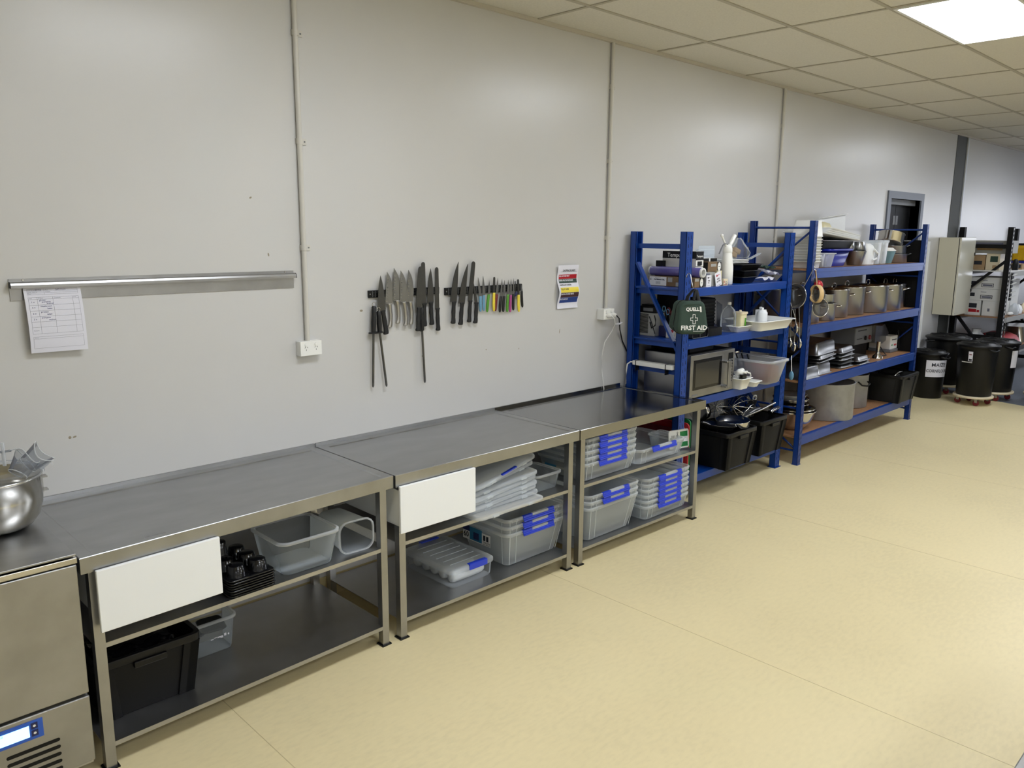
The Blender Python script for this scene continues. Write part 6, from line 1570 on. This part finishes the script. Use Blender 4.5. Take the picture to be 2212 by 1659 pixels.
# ---------------------------------------------------------------- lidded black bins
def bin_(label, loc, R, h, dolly, had, z0=None, stick=None):
    t = Thing('black_bin', label, 'bin', loc, 0, 'black lidded bins')
    b = MB(); b.lathe([(R*.82,0),(R*.84,.004),(R*.97,h-.05),(R*.97,h-.02),(R*1.0,h-.018),(R*1.0,h)], 36, cap1=True); t.part('body', b, 'black', local=True)
    b = MB(); b.lathe([(R*1.04,h-.012),(R*1.05,h+.004),(R*1.0,h+.012),(R*.86,h+.018),(R*.84,h+.03),(R*.3,h+.034),(.001,h+.036)], 36, cap0=False); l = t.part('lid', b, 'black', local=True)
    b = MB()
    for k in range(8):
        a = 2*PI*k/8; b.bar((R*.15*math.cos(a),R*.15*math.sin(a),h+.034),(R*.82*math.cos(a),R*.82*math.sin(a),h+.031), .02, .010)
    t.sub(l, 'lid_ribs', b, 'black', local=True)
    for s in (0, PI):
        a = had+s; c, q = math.cos(a), math.sin(a)
        b = MB(); b.tube([(R*c-q*.05,R*q+c*.05,h-.03),((R+.035)*c-q*.05,(R+.035)*q+c*.05,h-.035),((R+.045)*c,(R+.045)*q,h-.05),((R+.035)*c+q*.05,(R+.035)*q-c*.05,h-.035),(R*c+q*.05,R*q-c*.05,h-.03)], .010, 8); t.part('handle', b, 'black', local=True)
    if stick: stick(t, R, h)
    if dolly:
        d = Thing('bin_dolly', dolly, 'dolly', (loc[0], loc[1], 0), 0, 'round bin dollies')
        b = MB(); b.lathe([(R*.95,loc[2]-.026),(R*.97,loc[2]-.024),(R*.97,loc[2]-.003),(R*.9,loc[2]-.001)], 32); d.part('deck', b, 'cream', local=True)
        for k in range(4):
            a = .5+PI/2*k; x, y = R*.72*math.cos(a), R*.72*math.sin(a)
            b = MB(); b.box(x-.022, x+.022, y-.018, y+.018, loc[2]-.034, loc[2]-.026); b.bar((x-.016,y,loc[2]-.034),(x-.006,y,.035), .006, .03, 0, (0,1,0)); b.bar((x+.016,y,loc[2]-.034),(x+.006,y,.035), .006, .03, 0, (0,1,0)); f = d.part('caster_fork', b, 'steel', local=True)
            b = MB(T(x-.01,y,.033) @ RY(PI/2)); b.lathe([(.028,0),(.033,.003),(.033,.017),(.028,.02)], 18); d.sub(f, 'caster_wheel', b, 'wheel', local=True)
def on_curve(b, R, a0, w, h, z, mi=0, o=.002, tp=0):
    n = 8; vs = []
    for j in (0, 1):
        for i in range(n+1):
            a = a0-w/R/2+w/R*i/n; vs.append(((R+o+tp*j)*math.cos(a), (R+o+tp*j)*math.sin(a), z+h*j))
    b.add(vs, [(i,i+1,n+2+i,n+1+i) for i in range(n)], mi, True)
def maize(t, R, h):
    a0 = math.atan2(-3.25, -10.3)+.52
    Rm = R*.95
    b = MB(); on_curve(b, Rm, a0, .25, .20, h-.27, tp=R*.03); t.part('paper_sign', b, 'paper', local=True)
    k = MB(); k.text('MAIZE', .060, T(.015,.044,0), 0, 'CENTER', .0006); k.text('CORNFLOUR', .054, T(0,-.028,0), 0, 'CENTER', .0006, .74)
    b = MB(); vs = []
    for p in k.v:
        a = a0+p[0]/Rm; rad = Rm+.0045+R*.03*((p[1]+.10)/.2); vs.append((rad*math.cos(a), rad*math.sin(a), h-.17+p[1]))
    b.add(vs, k.f); t.part('lettering', b, 'ink_dark', local=True)
def sticker(t, R, h):
    a0 = math.atan2(-2.8, -10.5)-.10
    b = MB(); on_curve(b, R*.955, a0-.22, .045, .11, h-.17, tp=R*.02); s = t.part('sticker', b, 'paper', local=True)
    b = MB(); on_curve(b, R*.957, a0-.22, .03, .02, h-.165, 0, .003); on_curve(b, R*.965, a0-.22, .03, .03, h-.10, 1, .003); t.sub(s, 'sticker_print', b, ['ink_dark','red_dark'], local=True)
    b = MB(); on_curve(b, R*.93, a0-.42, .12, .01, h-.19, 0, .003); t.part('tape_strip', b, 'card_white', local=True)
def side_label(t, R, h):
    a0 = math.atan2(-2.6, -10.8)+1.0
    b = MB(); on_curve(b, R*.95, a0, .10, .20, h-.28, tp=R*.02); t.part('paper_sign', b, 'paper', local=True)
bin_('small black bin with a white MAIZE CORNFLOUR sign, standing on the floor', (9.49,-.27,0), .19, .535, None, 1.2, stick=maize)
bin_('large black bin behind the signed bin, in front of the wall', (9.98,-.30,.115), .245, .565, 'cream round dolly under the bin behind the signed bin', 2.6)
bin_('black bin with a small barcode sticker, nearest on its dolly', (9.44,-.79,.11), .215, .575, 'cream round dolly with red wheels under the stickered bin', 1.0, stick=sticker)
bin_('black bin with a paper on its side, behind the stickered bin', (9.93,-.86,.11), .225, .575, 'cream round dolly behind the stickered bin', .8, stick=side_label)
bin_('black bin cut off by the right edge of the picture', (10.19,-1.37,.10), .255, .59, 'cream round dolly at the right edge of the picture', .8)

# corner of a steel worktop close to the camera
t = Thing('steel_worktop', 'corner of a steel island worktop at the bottom right corner', 'worktop', (1.6,-3.6,0))
b = MB(); b.box(.62, 2.6, -3.95, -3.252, .862, .9); t.part('top', b, 'steel', .003)
for x in (.7, 2.5):
    for y in (-3.9, -3.32):
        b = MB(); b.box(x-.02, x+.02, y-.02, y+.02, 0, .862); t.part('leg', b, 'steel')
b = MB(); b.box(.7, 2.5, -3.9, -3.32, .28, .3); t.part('shelf', b, 'steel_shelf')
